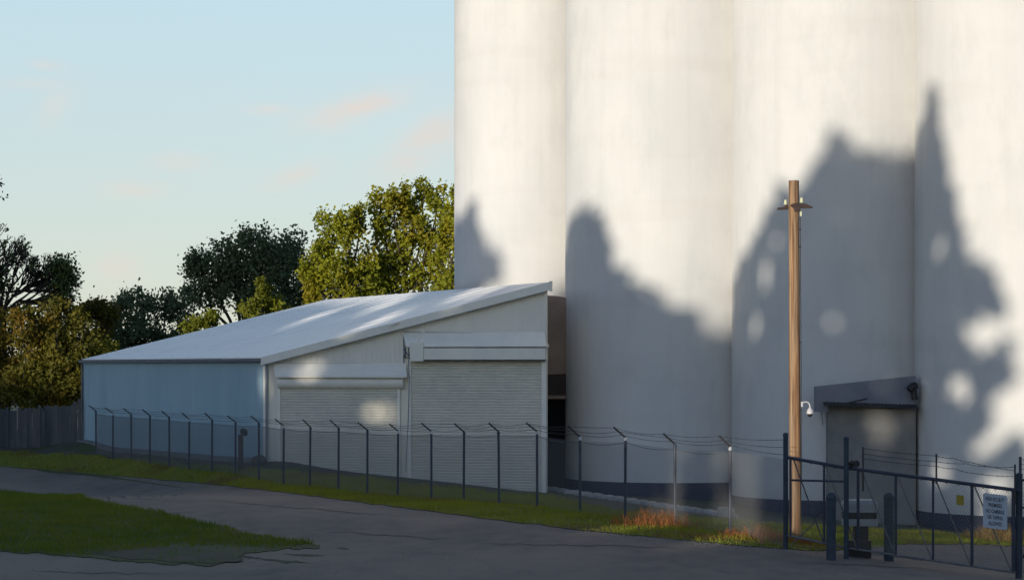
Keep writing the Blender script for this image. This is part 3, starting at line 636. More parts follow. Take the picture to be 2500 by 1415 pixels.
# signs hung on the gate
def signplate(px0, py0, px1, py1, skew, name, m, lab, off=.10):
    a, b_, c_, d = gl(px0, py0, off), gl(px1, py0+skew, off), gl(px1, py1+skew, off), gl(px0, py1, off)
    nn = np.cross(b_-a, d-a); nn /= np.linalg.norm(nn); nn = nn if nn[1] < 0 else -nn
    return a, b_, c_, d, nn
a, b_, c_, d, nn = signplate(2400, 1202, 2459, 1286, 7, 'sign', sign_m, '')
ws = empty('warning_sign', (a+c_)/2, 'pale rectangular warning sign with five lines of dark lettering on the gate', 'sign')
m = MB(); ins = .02
cx = [a, b_, c_, d]; ctr = sum(cx)/4; pts_ = []
for i in range(4):       # clipped corners
    p = cx[i]; pv = cx[i-1]-p; nx = cx[(i+1)%4]-p; pts_ += [p+pv/np.linalg.norm(pv)*.03, p+nx/np.linalg.norm(nx)*.03]
m.slab(pts_, nn*-.006); m.build('sign_panel', sign_m, ws)
m = MB()
for f in (.12,.88):
    for (u0, u1) in ((a, b_), (d, c_)):
        p = u0+(u1-u0)*f+nn*.004; p = p+(ctr-p)*.06; MB().box(p, .02, .008, .02).build('bolt', cap_m, ws)
exv = (b_-a); W_ = np.linalg.norm(exv); exv = exv/W_; eyv = (a-d); H_ = np.linalg.norm(eyv); eyv = eyv/H_
def lettering(txt, cxr, cyr, wfrac, hfrac, o0, parent, m_):
    cu = bpy.data.curves.new('lettering', 'FONT'); cu.body = txt; cu.align_x = 'CENTER'; cu.align_y = 'CENTER'; cu.size = 1; cu.offset = .022; cu.extrude = .0
    to = bpy.data.objects.new('lettering', cu); C.objects.link(to); bpy.context.view_layer.update()
    me = bpy.data.meshes.new_from_object(to.evaluated_get(bpy.context.evaluated_depsgraph_get())); bpy.data.objects.remove(to)
    co = np.array([v_.co[:] for v_ in me.vertices]); lo, hi = co.min(0), co.max(0)
    fx = W_*wfrac/(hi[0]-lo[0]); fy = H_*hfrac/(hi[1]-lo[1]); mid_ = (lo+hi)/2
    base = d+exv*W_*cxr+eyv*H_*cyr+nn*o0; pl = np.array(wloc(parent))
    for v_ in me.vertices:
        k = (np.array(v_.co[:])-mid_); v_.co = Vector(base+exv*k[0]*fx+eyv*k[1]*fy-pl)
    me.materials.clear(); me.materials.append(m_); o = bpy.data.objects.new('lettering', me); C.objects.link(o); o.parent = parent; return o
for k, (tx, wf) in enumerate((('HIGH SECURITY', .80), ('PREMISES', .56), ('NO CAMERAS', .76), ('OR TAPING', .63), ('ALLOWED', .56))):
    lettering(tx, .5, .85-.175*k, wf, .115, .003, ws, ink_m)
a, b_, c_, d, nn = signplate(2335, 1207, 2353, 1231, 2, 'sign', yel_m, '', .07)
ys_ = MB().slab([a, b_, c_, d], nn*-.006).build('small_placard', yel_m, origin=(a+c_)/2); tag(ys_, 'small plain mustard yellow placard on the gate mesh', 'placard')

# bollards
for (px, py0, py1, off, r_, lab) in ((2029,1206,1362,.9,.12,'blue-grey domed steel bollard just left of the tall roller post'), (2170,1206,1352,-.9,.125,'blue-grey domed steel bollard behind the gate, right of the striped housing')):
    q = gl(px, py1, off); q[2] = h1(q[0], q[1]); zt = pt(px, py0, q[1])[2]-q[2]
    bo = empty('bollard', q, lab, 'bollard', 'blue-grey steel bollards by the gate')
    MB().lathe(q, [(r_,-.2),(r_,zt*.45),(r_*.99,zt-.12)], 20).build('shaft', boll_m, bo, smooth=False)
    MB().lathe(q, [(r_*1.08,zt-.13),(r_*1.12,zt-.08),(r_*1.0,zt-.03),(r_*.6,zt+.03),(r_*.1,zt+.05)], 20).build('cap', boll_m, bo, smooth=True)
# gate operator: black pedestal with striped rounded housing
q = gl(2098, 1360, -.95); q[2] = h1(q[0], q[1]); Yq = q[1]
op = empty('gate_operator', q, 'rounded white housing with a black band on a black pedestal behind the gate', 'gate motor')
zq = lambda py: pt(0, py, Yq)[2]-q[2]
def rbox(m, z0, z1, hw, hd, rc=.12, inset=0.0):
    pts_ = []
    for (sx, sy, t0) in ((1,1,0),(-1,1,90),(-1,-1,180),(1,-1,270)):
        for k in range(5):
            t = R(t0+22.5*k); pts_.append((q[0]+sx*(hw-rc)+rc*math.cos(t), q[1]+sy*(hd-rc)+rc*math.sin(t), q[2]+z0))
    if inset:
        n_ = len(pts_); V = list(pts_)+[(q[0]+(p[0]-q[0])*inset, q[1]+(p[1]-q[1])*inset, q[2]+z1) for p in pts_]
        return m.add(V, [(i, (i+1)%n_, n_+(i+1)%n_, n_+i) for i in range(n_)]+[tuple(range(n_, 2*n_)), tuple(range(n_))[::-1]])
    return m.slab(pts_, (0,0,z1-z0))
hw = .43
m = MB(); rbox(m, zq(1281), zq(1264), hw, .34); rbox(m, zq(1248), zq(1228), hw, .34); rbox(m, zq(1228), zq(1219), hw, .34, inset=.86); m.build('housing', opw_m, op)
m = MB(); rbox(m, zq(1264), zq(1248), hw-.01, .33); m.build('band', black_m, op)
m = MB(); m.box(q+up*zq(1281)/2+np.array([.03,0,-.1]), .36, .3, zq(1281)+.2); m.box(q+np.array([-.05,-.12,.22]), .62, .3, .44); m.build('pedestal', black_m, op)

# ------------------------------------------------------------------ wooden utility pole
PY_ = 62.5; base = G1(1942, 1302); base = np.array([(1942-1250)*PY_/F, PY_, h1((1942-1250)*PY_/F, PY_)]); top = pt(1938, 441, PY_)
pole = empty('utility_pole', base, 'tall weathered wooden pole with two dark side brackets behind the gate post', 'pole')
pts_ = [base-up*.4+(top-base)*t for t in np.linspace(0, 1, 20)]; pts_[-1] = top
MB().tube(pts_, list(np.linspace(.172, .142, 20)), 22).build('shaft', wood_m, pole, smooth=False)
pp = lambda px, py, dy=0.: pt(px, py, PY_+dy)
m = MB()
m.slab([pp(1932,498,-.19), pp(1944,495,-.19), pp(1968,497,-.19), pp(1985,505,-.19), pp(1984,508,-.19), pp(1955,508,-.19), pp(1954,515,-.19), pp(1940,516,-.19), pp(1938,508,-.19), pp(1931,503,-.19)], (0,.09,0)); br1 = m.build('bracket', arm_m, pole)
m = MB(); m.slab([pp(1930,500,.12), pp(1918,500,.12), pp(1912,505,.12), pp(1899,507,.12), pp(1897,512,.12), pp(1930,511,.12)], (0,.09,0)); m.build('bracket', arm_m, pole)
for (x, y, dy) in ((1918,502,.16),(1957,497,-.15)):
    c = pp(x, y, dy); MB().lathe(c, [(.02,-.02),(.02,.03),(.05,.035),(.055,.07),(.035,.08),(.045,.12),(.03,.16),(.01,.17)], 12).build('insulator', insul_m, pole, smooth=True)
m = MB(); m.box(pp(1955,521,-.1), .045, .05, .15); m.build('junction_box', insul_m, pole)
m = MB(); m.tube([pp(1953.5,528,-.03), pp(1954.5,700,-.03), pp(1956,900,-.03), pp(1957,1180,-.03)], .012, 6)
for y in (560, 602, 835, 1000): m.box(pp(1953.5+(y-528)*.004,y,-.04), .05, .03, .03)
m.build('cable', black_m, pole)
m = MB()
for (x, y) in ((1939,452),(1939,467),(1940,475),(1942,485),(1938,493)): c = pp(x, y, -.135); MB().tube([c, c+np.array([0,.05,0])], .011, 6).build('bolt_hole', dark_m, pole)
sc_ = empty('security_camera', pp(1958,985), 'white dome security camera on a curved arm fixed to the wooden pole', 'camera')
m = MB(); m.box(pp(1957.5,986,-.02), .05, .05, .14); m.tube([pp(1958,984,-.02), pp(1962,981,-.02), pp(1968,980.5,-.02), pp(1973,982,-.02), pp(1976,986,-.02), pp(1977.5,992,-.02)], .018, 8); m.build('bracket_arm', camw_m, sc_, smooth=False)
c = pp(1977.5,1003,-.02); MB().lathe(c, [(.098,-.075),(.10,-.06),(.085,.02),(.05,.07),(.025,.10),(.02,.13)], 20).build('housing', camw_m, sc_, smooth=True)
MB().lathe(c, [(.01,-.155),(.04,-.145),(.065,-.115),(.075,-.075)], 20).build('dome', black_m, sc_, smooth=True)

# ------------------------------------------------------------------ small things
st = []
for i in range(17):     # edging stones
    f = i/16; px = 1345+(1778-1345)*f; py = 1197+(1262-1197)*f; g = G1(px, py)
    L = .50-.10*f; V = []; Fc = []; m = MB(); rows_ = []
    prof = [(1.0,-.08),(1.0,.05),(.92,.11),(.7,.15),(.3,.165)]
    ph = RNG.uniform(0, 6); n_ = 14; m_ = MB(); Vv = []
    for (r_, z) in prof:
        for k in range(n_):
            t = 2*math.pi*k/n_; w_ = 1+.09*math.sin(2*t+ph)+.06*math.sin(3*t+ph*2)
            sx = L*.5*w_*r_; sy = .17*w_*r_
            c_, s_ = math.cos(t), math.sin(t); c_ = math.copysign(abs(c_)**.7, c_); s_ = math.copysign(abs(s_)**.7, s_)
            lx, ly = sx*c_, sy*s_
            dx, dy = .50, -.86         # along the stone line
            Vv.append((g[0]+lx*-dx*-1*1+ly*.86, g[1]+lx*dy+ly*.5, g[2]+z*(1+.12*math.sin(t*2+ph))+RNG.normal(0,.004)))
    # squash along the line of sight is natural; widen sideways
    Vv = [(g[0]+(x-g[0])*1.7, g[1]+(y-g[1])*1.0, z) for x, y, z in Vv]
    Fc = [(a*n_+k, a*n_+(k+1)%n_, (a+1)*n_+(k+1)%n_, (a+1)*n_+k) for a in range(len(prof)-1) for k in range(n_)]+[tuple(range((len(prof)-1)*n_, len(prof)*n_))]
    o = link_mesh('edging_stone', Vv, Fc, stone_m, origin=tuple(g), smooth=True)
    tag(o, 'pale flat stone in the row edging the grass in front of the silos', 'stone', 'pale stones edging the grass below the silos')
cb = G1(1772, 1262); m = MB(); m.box(cb+up*.12, .55, .4, .36); m.box(cb+np.array([-.08,-.05,.32]), .3, .3, .06)
tag(m.build('concrete_block', stone_m, origin=tuple(cb)), 'square pale concrete block ending the row of edging stones', 'block')
# boulder at the corner
def lump(name, c, rx, ry, rz, m_, lab, cat, seed):
    rg = np.random.default_rng(seed); V = []; nr, nc = 9, 16; ph = rg.uniform(0, 6, 6)
    for i in range(nr):
        th = math.pi*(i+.5)/nr
        for j in range(nc):
            a = 2*math.pi*j/nc; k = 1+.13*math.sin(2*a+ph[0])*math.sin(th*2+ph[1])+.09*math.sin(3*a+ph[2])+rg.normal(0,.03)
            V.append((c[0]+rx*k*math.sin(th)*math.cos(a), c[1]+ry*k*math.sin(th)*math.sin(a), c[2]+rz*k*math.cos(th)))
    Fc = [(i*nc+j, (i+1)*nc+j, (i+1)*nc+(j+1)%nc, i*nc+(j+1)%nc) for i in range(nr-1) for j in range(nc)]+[tuple(range(nc))[::-1], tuple(range((nr-1)*nc, nr*nc))]
    return tag(link_mesh(name, V, Fc, m_, origin=tuple(c)), lab, cat)
q = A+nv*.35; g = h1(q[0]-.1, q[1]); lump('boulder', (q[0]-.15, q[1], g+.12), .36, .3, .24, rock_m, 'dark boulder lying at the front corner of the low building', 'boulder', 3)
# standpipe with flood light beside the side wall
q = pt(588, 1098, 95.2); q[2] = h1(q[0], q[1]); fl = empty('floodlight_stand', q, 'short brown post with a black floodlight beside the blue side wall', 'light')
ztop = pt(588, 1060, q[1])[2]
m = MB(); m.slab([q+[-.10,-.08,-.1], q+[.10,-.08,-.1], q+[.10,.08,-.1], q+[-.10,.08,-.1]], (0,0,ztop-q[2]+.1)); m.build('post', mat('brown_post_paint', (.10,.085,.07), .8, (.07,.06,.05), 3), fl)
h_ = np.array([q[0]+.10, q[1]-.12, ztop+.08]); m = MB(); m.tube([h_+[-.05,.1,.0], h_+[.0,-.02,.06], h_+[.10,-.14,.02]], [.08,.14,.15], 8); m.tube([h_+[.10,-.14,.02], h_+[.16,-.2,-.1]], [.13,.07], 6); m.build('lamp_head', black_m, fl)
fl['label'] = 'short brown post with a black lamp head beside the blue side wall'
# dark board fence on the far left
bf = empty('board_fence', (-27, 117.5, .4), 'dark weathered board fence below the yellow-green bushes on the left', 'fence')
m = MB(); x = -34.0
while x < -22.6:
    w_ = RNG.uniform(.16, .24); g = h1(x, 117.5); yoff = RNG.uniform(-.04,.04)
    m.box((x, 117.5+yoff+(x+22.6)*-.02, g+1.0+RNG.normal(0,.05)-.1), w_, .03, 2.25+RNG.normal(0,.05)); x += w_+.006
m.build('boards', board_m, bf)
for k in range(6):
    xk = -33+k*2.1; g = h1(xk, 117.3); MB().box((xk, 117.2, g+1.0), .13, .1, 2.4).build('post', board_m, bf)

# weeds
def tuft(name, px, py, n_, rad, h0, h1_, m_, lab, cat, grp=None):
    g = G1(px, py); th = RNG.uniform(0, 2*math.pi, n_); rr = rad*np.sqrt(RNG.random(n_)); p = np.stack([g[0]+rr*np.cos(th)*1.5, g[1]+rr*np.sin(th), np.zeros(n_)], -1)
    p[:,2] = H(p[:,0], p[:,1]); hh = RNG.uniform(h0, h1_, n_)*(1.2-rr/rad*.7); ln = RNG.normal(0, .3, (n_,2))*hh[:,None]
    mid_ = p+np.stack([ln[:,0]*.4, ln[:,1]*.4, hh*.6], -1); tp = p+np.stack([ln[:,0], ln[:,1], hh], -1); a = RNG.uniform(0, math.pi, n_); d_ = np.stack([np.cos(a), np.sin(a), 0*a], -1)*.006
    Q = [np.stack([p-d_, p+d_, mid_+d_*.8, mid_-d_*.8], 1), np.stack([mid_-d_*.8, mid_+d_*.8, tp+d_*.3, tp-d_*.3], 1)]
    lf = RNG.integers(0, n_, n_*3); f = RNG.uniform(.3, 1, n_*3)[:,None]; c = p[lf]*(1-f)+tp[lf]*f; o1 = RNG.normal(0, 1, (n_*3,3)); o1 /= np.linalg.norm(o1, axis=1)[:,None]; o2 = np.cross(o1, RNG.normal(0,1,(n_*3,3))); o2 /= np.linalg.norm(o2, axis=1)[:,None]
    o1 *= .022; o2 *= .010; Q.append(np.stack([c-o1, c-o2, c+o1, c+o2], 1))
    return tag(quads_mesh(name, np.concatenate(Q), m_, origin=tuple(g)), lab, cat, grp)
tuft('weed_clump', 1605, 1287, 620, .9, .15, .62, weed_m, 'orange dry weed clump beside the sunlit fence post', 'weeds')
tuft('weed_clump', 1700, 1312, 260, .8, .05, .18, weed_m, 'low reddish weed clump at the road edge between two fence posts', 'weeds')
tuft('weed_clump', 1868, 1318, 600, .85, .12, .46, weed_m, 'reddish dry weed clump left of the first gate post', 'weeds')
tuft('weed_clump', 1965, 1330, 260, .7, .08, .25, weed_m, 'low orange weed clump at the foot of the wooden pole', 'weeds')
tuft('dry_grass_clump', 2428, 1322, 700, .75, .35, .75, gold_m, 'golden dry grass clump seen below the warning sign', 'dry grass')
tuft('dry_grass_clump', 2492, 1326, 420, .5, .35, .7, gold_m, 'golden dry grass clump to the right of the latch post', 'dry grass')

# ------------------------------------------------------------------ trees
def leafquads(P, size, var=.35, flat=0.0):
    n_ = len(P); a = RNG.normal(0,1,(n_,3)); a /= np.linalg.norm(a, axis=1)[:,None]; b2 = np.cross(a, RNG.normal(0,1,(n_,3))); b2 /= np.linalg.norm(b2, axis=1)[:,None]
    s = size*(1+RNG.uniform(-var, var, n_))[:,None]; return np.stack([P-a*s, P-b2*s*.62, P+a*s, P+b2*s*.62], 1)
def lobe_points(c, r, nclump, per, crad, shell=.55, zs=1.0):
    """leaf positions in clumps spread through an ellipsoid"""
    d = RNG.normal(0,1,(nclump,3)); d /= np.linalg.norm(d, axis=1)[:,None]
    rad = (shell+(1-shell)*RNG.random(nclump)**.6)*(1+.13*np.sin(d[:,0]*7+d[:,2]*5)); cc = np.array(c)+d*rad[:,None]*np.array(r)
    k = np.repeat(np.arange(nclump), per); off = RNG.normal(0, 1, (len(k),3))*crad*np.array([1,1,zs]); return cc[k]+off
def limb(m, a, b_, r0, r1, wob=.06, n_=6):
    a, b_ = np.array(a, float), np.array(b_, float); L = np.linalg.norm(b_-a); pts_ = [a+(b_-a)*t+(RNG.normal(0, wob*L*.3, 3) if 0 < t < 1 else 0) for t in np.linspace(0,1,n_)]
    m.tube(pts_, list(np.linspace(r0, r1, n_)), 6)
def tree(name, lab, Yd, lobes, leaf_m, leaf=.13, dens=1.0, crad=.45, per=34, trunk_px=None, trunk_r=.28, cat='tree', grp=None, shell=.5, zs=1.0, dep=None):
    """lobes: (px, py, rx_px, ry_px) ellipses of the crown at distance Yd"""
    s = F/Yd; xs = [l[0] for l in lobes]; tx = trunk_px if trunk_px is not None else sum(xs)/len(xs); bx = (tx-1250)/s; g = h1(bx, Yd)
    t = empty(name, (bx, Yd, g), lab, cat, grp); P3 = []; m = MB(); zmin = min(CAMZ+(HZ-l[1]-l[3]*.3)/s for l in lobes)
    fork = np.array([bx, Yd, max(g+1.0, g+(zmin-g)*.6)]); limb(m, (bx, Yd, g-.3), fork, trunk_r, trunk_r*.7, .03)
    for (px, py, rx, ry) in lobes:
        rx_, rz_ = rx/s, ry/s; ry_ = dep or max(rx_, 1.2)*1.0; c = np.array([(px-1250)/s, Yd+RNG.uniform(-.9,.9), CAMZ+(HZ-py)/s])
        vol = (rx_*ry_+rx_*rz_+ry_*rz_)/3; P3.append(lobe_points(c, (rx_, ry_, rz_), int(max(8, vol*7.5*dens)), int(per*2.0), crad*min(1, .5+rx_/4), shell, zs))
        limb(m, fork, c-np.array([0,0,rz_*.2]), trunk_r*.5, .05); 
        for _ in range(3):
            d = np.clip(RNG.normal(0,.35,3), -.5, .5); limb(m, c-np.array([0,0,rz_*.2]), c+d*np.array([rx_, ry_, rz_])+np.array([0,0,rz_*.15]), .06, .015, .1, 4)
    m.build('trunk', bark_m, t); P3 = np.concatenate(P3); P3 = P3[P3[:,2] > g+.05]
    quads_mesh('crown', leafquads(P3, leaf*.88, .5), leaf_m, t); return t
TG = 'trees beyond the low building'
tree('poplar_tree', 'yellow-green poplar left of the tallest poplar beyond the roof', 148, [(795,575,34,58),(850,560,30,50),(882,540,26,52),(820,640,52,50),(770,650,38,42),(760,700,32,34),(880,640,45,70),(830,710,70,45),(900,720,40,50)], leafA, .15, 1.25, .34, 38, 840, grp=TG, zs=1.3, shell=.35)
tree('poplar_tree', 'tallest yellow-green poplar, its many tops just left of the white silos', 150, [(930,520,22,62),(962,505,22,52),(990,500,20,55),(1030,495,26,55),(1068,500,20,46),(1010,560,40,60),(950,600,48,60),(1045,590,36,60),(985,660,60,60),(925,690,50,50),(1060,680,42,60)], leafA, .15, 1.25, .34, 38, 1000, grp=TG, zs=1.3, shell=.35)
tree('poplar_tree', 'yellow-green poplar partly hidden behind the edge of the narrowest silo', 143, [(1102,520,20,58),(1094,590,26,50),(1090,650,30,45),(1120,560,25,60),(1098,700,34,40)], leafA, .15, 1.2, .34, 38, 1115, grp=TG, zs=1.3, shell=.35)
tree('dark_leafy_tree', 'large dark rounded tree in the middle of the tree line', 165, [(620,600,58,48),(560,635,56,48),(500,640,44,40),(470,650,32,28),(590,680,75,55),(650,660,50,60),(530,700,50,45),(470,720,34,30),(640,740,80,50),(700,650,30,50)], leafB, .15, 1.3, .42, 36, 600, .35, grp=TG, shell=.3)
tree('dark_leafy_tree', 'dark tree squeezed between the big dark tree and the poplars', 168, [(705,600,40,42),(725,630,26,40),(690,660,42,50),(740,700,30,60),(700,730,50,50)], leafB, .15, 1.2, .42, 36, 700, .3, grp=TG, shell=.3)
tree('dark_leafy_tree', 'low dark tree behind the far corner of the blue side wall', 156, [(350,735,42,36),(300,745,28,26),(400,745,38,34),(440,775,38,36),(340,800,62,50),(420,830,60,50),(300,850,40,60),(360,890,60,60),(280,800,30,40)], leafB, .15, 1.25, .40, 36, 360, .25, grp=TG, shell=.3)
tree('yellow_sapling', 'bright yellow-green sapling rising above the middle of the roof edge', 138, [(640,735,26,30),(645,702,10,20),(618,760,26,26),(675,748,24,30),(660,790,50,40),(610,800,30,30)], leafD, .13, 1.3, .28, 34, 650, .1, grp=TG, shell=.3)
tree('yellow_sapling', 'small yellow-green sapling just above the sloping roof edge, left of the larger one', 136, [(505,785,30,20),(522,772,12,12),(480,805,26,24),(510,830,40,30)], leafD, .13, 1.3, .28, 34, 505, .1, grp=TG, shell=.3)
tree('leafy_shrub', 'bright lime shrub touching the far top corner of the blue side wall', 134, [(258,850,24,20),(240,868,26,24),(268,870,20,24),(225,900,34,40)], leafD, .13, 1.3, .26, 34, 250, .08, 'shrub', TG, shell=.3)
tree('leafy_shrub', 'tall olive green bush right of the dark upright trunk, left of the blue wall', 132, [(150,770,46,32),(90,775,50,34),(200,790,44,34),(60,810,36,44),(130,830,60,50),(210,850,48,50),(90,890,60,56),(170,910,60,56),(60,940,60,50),(215,930,30,50),(120,965,60,50),(180,970,60,50),(130,880,60,60)], leafC, .13, 1.35, .34, 36, 140, .2, 'bush', TG, shell=.3)
tree('leafy_shrub', 'olive green bush at the left edge in front of the bare branches', 136, [(30,770,34,30),(15,830,34,40),(40,880,34,50),(10,920,40,50),(-20,860,40,70),(30,965,50,50)], leafC, .13, 1.3, .34, 36, 20, .2, 'bush', TG, shell=.3)
tree('leafy_shrub', 'yellowish distant bush crown between the bare tree and the low dark tree', 150, [(235,748,36,18),(265,760,26,20),(205,762,30,20),(240,800,40,40),(200,860,60,60),(110,840,70,60),(190,930,60,60),(90,930,60,60)], leafC, .14, 1.3, .32, 36, 235, .15, 'bush', TG, shell=.3)
# sparse tree with fine bare twigs
Yb = 142.; sb = F/Yb; bx = (-8-1250)/sb; gb = h1(bx, Yb)
bt = empty('bare_tree', (bx, Yb, gb), 'sparse dark tree with fine bare twigs fanning out at the left edge', 'tree', TG)
m = MB(); tw = []; ends = []
def grow(p, d, L, r, lv):
    q = p+d*L; m.tube([p, p+d*L*.5+RNG.normal(0,.04*L,3), q], [r, r*.87, r*.74], 5 if r > .03 else 3, cap=False)
    if lv == 0: ends.append(q); return
    for _ in range(3 if lv > 1 else 4):
        nd = d+RNG.normal(0, .36, 3)+np.array([.10,0,.02]); nd /= np.linalg.norm(nd); grow(q, nd, L*RNG.uniform(.62,.88), r*.70, lv-1)
trunk0 = np.array([bx, Yb, gb-.3]); fork = pt(4, 760, Yb); m.tube([trunk0, trunk0+(fork-trunk0)*.5+[.15,0,0], fork], [.42,.36,.28], 8)
for tx, ty in ((60,600),(95,640),(175,690),(20,590),(-40,600),(170,735),(-60,660),(130,680)):
    d = pt(tx, ty, Yb+RNG.uniform(-3,3))-fork; L = np.linalg.norm(d); d /= L; grow(fork, d, L*.30, .12, 5)
m.build('trunk', mat('dark_twig_bark', (.03,.024,.022), .95), bt)
E = np.array(ends); sel = E[RNG.random(len(E)) < .14]; P3 = np.repeat(sel, 3, 0)+RNG.normal(0, .12, (len(sel)*3,3))
L1 = lobe_points(pt(148,655,Yb), (30/sb, 1.1, 26/sb), 30, 34, .3, .2); L2 = lobe_points(pt(158,690,Yb), (26/sb, 1.0, 16/sb), 24, 34, .3, .2); L3 = lobe_points(pt(-4,700,Yb), (30/sb, 1.6, 56/sb), 18, 36, .35, .2)
quads_mesh('crown', leafquads(np.concatenate([P3, L1, L2, L3]), .12), leafE, bt)
et = tree('leafy_tree', 'tall mid-green tree whose crown just enters the picture at the left edge', 146, [(-34,470,34,34),(-90,560,60,70),(-110,660,80,90)], leafE, .14, 1.0, .4, 34, -80, .35, grp=TG)
# ------------------------------------------------------------------ tall trees behind the camera that shade the scene
sh = np.array([-math.sin(b), -math.cos(b), 0.]); e1 = np.array([math.cos(b), -math.sin(b), 0.])     # away from / across the light
e2 = np.cross(S, e1); e2 = e2 if e2[2] > 0 else -e2
def ah(P): P = np.asarray(P, float); return np.array([P@e1, P@e2])
def silo_pt(k, px, py):          # point of silo k's surface on a line of sight
    (cx, cy), r, _ = SILOS[k]; dx = (px-1250)/F; a_ = dx*dx+1; b_ = -2*(dx*cx+cy); c_ = cx*cx+cy*cy-r*r; D = b_*b_-4*a_*c_
    t = (-b_-math.sqrt(max(D, 0)))/(2*a_); return np.array([dx*t, t, CAMZ+(HZ-py)*t/F])
ol = []
for k, pts_ in ((0, [(1108,575),(1120,525),(1143,508),(1165,545),(1185,600),(1205,615),(1222,632),(1226,660),(1240,735),(1300,790)]),
               (1, [(1381,600),(1400,530),(1430,508),(1455,520),(1480,590),(1520,668),(1580,712),(1640,742),(1700,775),(1750,812),(1783,852)]),
               (2, [(1789,690),(1810,655),(1835,600),(1860,565),(1885,500),(1920,475),(1960,452),(1990,405),(2030,330),(2058,328),(2085,372),(2110,375),(2135,378),(2165,415),(2200,395),(2233,378)]),
               (3, [(2237,330),(2255,300),(2277,222),(2292,300),(2312,380),(2325,470),(2345,570),(2375,640),(2420,668),(2448,700),(2458,800),(2472,960),(2490,1050),(2500,1080)])):
    for px, py in pts_: ol.append(ah(silo_pt(k, px, py)))
ol = np.array(ol); ol = ol[np.argsort(ol[:,0])]
hz = lambda x, y, z: ah((x, y, z))
a_lo = ol[0,0]; a_hi = ol[-1,0]
roofA, roofB = ah(A+(A2-A)*.5), ah(B2)
left = [(-128., 18.), (-111.5, 17.5)]
extra = []
extra += [(-115,20),(-112,27),(-104,29),(-99.2,28),(-98,24),(-96.8,13.5),(-91,12.6),(-84,12.8),(-81,14),(-77,16.0),(-70,16.9),(-65,16.3),(-61,15.8),(-57.5,17),
          (a_hi+.2,7.0),(-27.15,7.0),(-27.0,4.9),(-25.85,4.9),(-25.6,8),(-22,10.5),(-17,11),(-12,10),(-6,11),(0,10),(7,3)]
top_line = np.array(sorted([tuple(p) for p in ol]+extra)); 
def hole(P, ra, rh): q_ = ah(P); return (q_[0], q_[1], ra, rh)
holes = [hole(silo_pt(2,1868,655), .30,.75), hole(silo_pt(2,1895,600),.28,.45), hole(silo_pt(2,1843,800),.30,.50), hole(silo_pt(2,2030,785),.34,.36), hole(silo_pt(2,2180,940),.30,.4),
         hole(silo_pt(3,2395,825),.60,.85), hole(silo_pt(3,2340,960),.60,.75), hole(silo_pt(3,2460,1010),.9,1.1), hole(silo_pt(3,2390,1090),.8,.45), hole(silo_pt(3,2300,1150),.6,.5), hole(silo_pt(3,2420,1190),.9,.5), hole(silo_pt(3,2440,800),.5,.6)]
# gaps that let streaks of light onto the roof and the small door
rp = lambda fa, fb: A+(A2-A)*fa+((B+(B2-B)*fa)-(A+(A2-A)*fa))*fb
for fa, fb, ra, rh in ((.55,.62,1.2,.9),(.42,.80,1.3,.9),(.20,.93,1.3,.8),(.12,.55,1.0,.65),(.05,.36,.8,.4)): holes.append(hole(rp(fa, fb)+up*.1, ra, rh))
holes += [hole(fp(765,905,.2), .8,.34), hole(fp(930,1010,.1), .75,.45), hole(P(2150,1055), .45,.8)]
holes += [hole(pp(1941,1285), .6, .35), (ah(G1(1620,1285))[0], ah(G1(1620,1285))[1]+.3, 1.0, .75), (ah(G1(1868,1316))[0], ah(G1(1868,1316))[1]+.1, .7, .45), (ah(G1(2440,1324))[0], ah(G1(2440,1324))[1]+.3, 1.1, .6), hole((tops[20]+bases[20])/2, .35, 1.2), hole(A+up*-1.2+el*.4, .4, .8)]
T0 = 30.
for _ in range(34):
    k_, px_ = (2, RNG.uniform(1800,2225)) if RNG.random() < .5 else (3, RNG.uniform(2240,2440)); q_ = ah(silo_pt(k_, px_, RNG.uniform(420, 1050)))
    holes.append((q_[0], q_[1], RNG.uniform(.12,.32), RNG.uniform(.12,.38)))
tree_a = [-112,-106,-100,-94,-87,-80,-74,-67,-61,-55,-49,-43,-37,-31,-24,-17,-10,-3,4]
DA = .9; NL = 105000
aa = RNG.uniform(-116, 8, NL*2)
tl = np.interp(aa, top_line[:,0], top_line[:,1]); cw = np.interp(aa, [-60,-56,-28.5,-27.6], [.0,1,1,0])
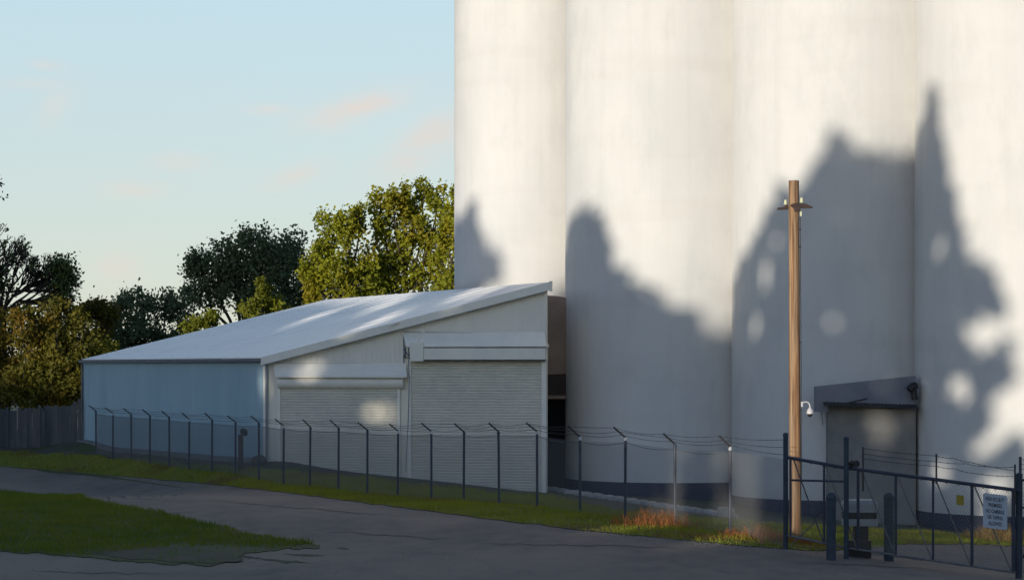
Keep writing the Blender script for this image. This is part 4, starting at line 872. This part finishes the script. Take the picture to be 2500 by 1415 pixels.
tl = tl+cw*(.25+.16*np.sin(aa*3.1+1)+.16*np.sin(aa*5.3+2.2)+.16*np.sin(aa*8.7+.5)+.15*np.sin(aa*13.9))
gz = (lambda t_: t_*0)(aa)
hmin = -2.6                                        # the ground under these trees
hh_ = hmin+(tl-hmin)*RNG.random(NL*2); keep = np.ones(len(aa), bool)
keep &= (tl-hmin) > 0
wgt = np.clip((tl-hmin)/22., 0, 1); keep &= RNG.random(len(aa)) < wgt
for (ca, ch, ra, rh) in holes: keep &= ((aa-ca)/ra)**2+((hh_-ch)/rh)**2+.45*np.sin(aa*5.1+ca*3)*np.sin(hh_*6.3+ch) > 1
dd = tl[keep]-hh_[keep]; kk_ = np.zeros(len(aa), bool); kk_[np.where(keep)[0]] = RNG.random(len(dd)) < np.clip(dd/.8, .03, 1)**1.2; keep = kk_
aa, hh_ = aa[keep], hh_[keep]
tdep = T0+RNG.normal(0, 1.6, len(aa))+np.sin(aa*.9)*1.2
Pl = aa[:,None]*e1+hh_[:,None]*e2+(tdep)[:,None]*S
# the light's own axis: S has a rise, so crown heights follow from it
shade_lab = ['tall cottonwood shading the yard, standing left of the camera, number %s in its row' % w_ for w_ in
             ('one two three four five six seven eight nine ten eleven twelve thirteen fourteen fifteen sixteen seventeen eighteen nineteen').split()]
own = np.argmin(np.abs(aa[:,None]-np.array(tree_a)[None]), 1)
for k, ta in enumerate(tree_a):
    q = ta*e1+T0*math.cos(e)*sh; g = 0.0; t = empty('cottonwood_tree', (q[0], q[1], g), shade_lab[k], 'tree', 'tall cottonwoods shading the yard from behind the camera')
    P3 = Pl[own == k]; P3 = P3[P3[:,2] > .1]
    if len(P3) < 5: continue
    zt = P3[:,2].max(); m = MB(); limb(m, (q[0], q[1], -.3), (q[0], q[1], zt*.55), .5, .3, .02)
    for j in range(8): c = P3[RNG.integers(len(P3))]; limb(m, (q[0], q[1], zt*RNG.uniform(.2,.5)), c, .12, .03)
    m.build('trunk', bark_m, t); quads_mesh('crown', leafquads(P3, .42), leafS, t)
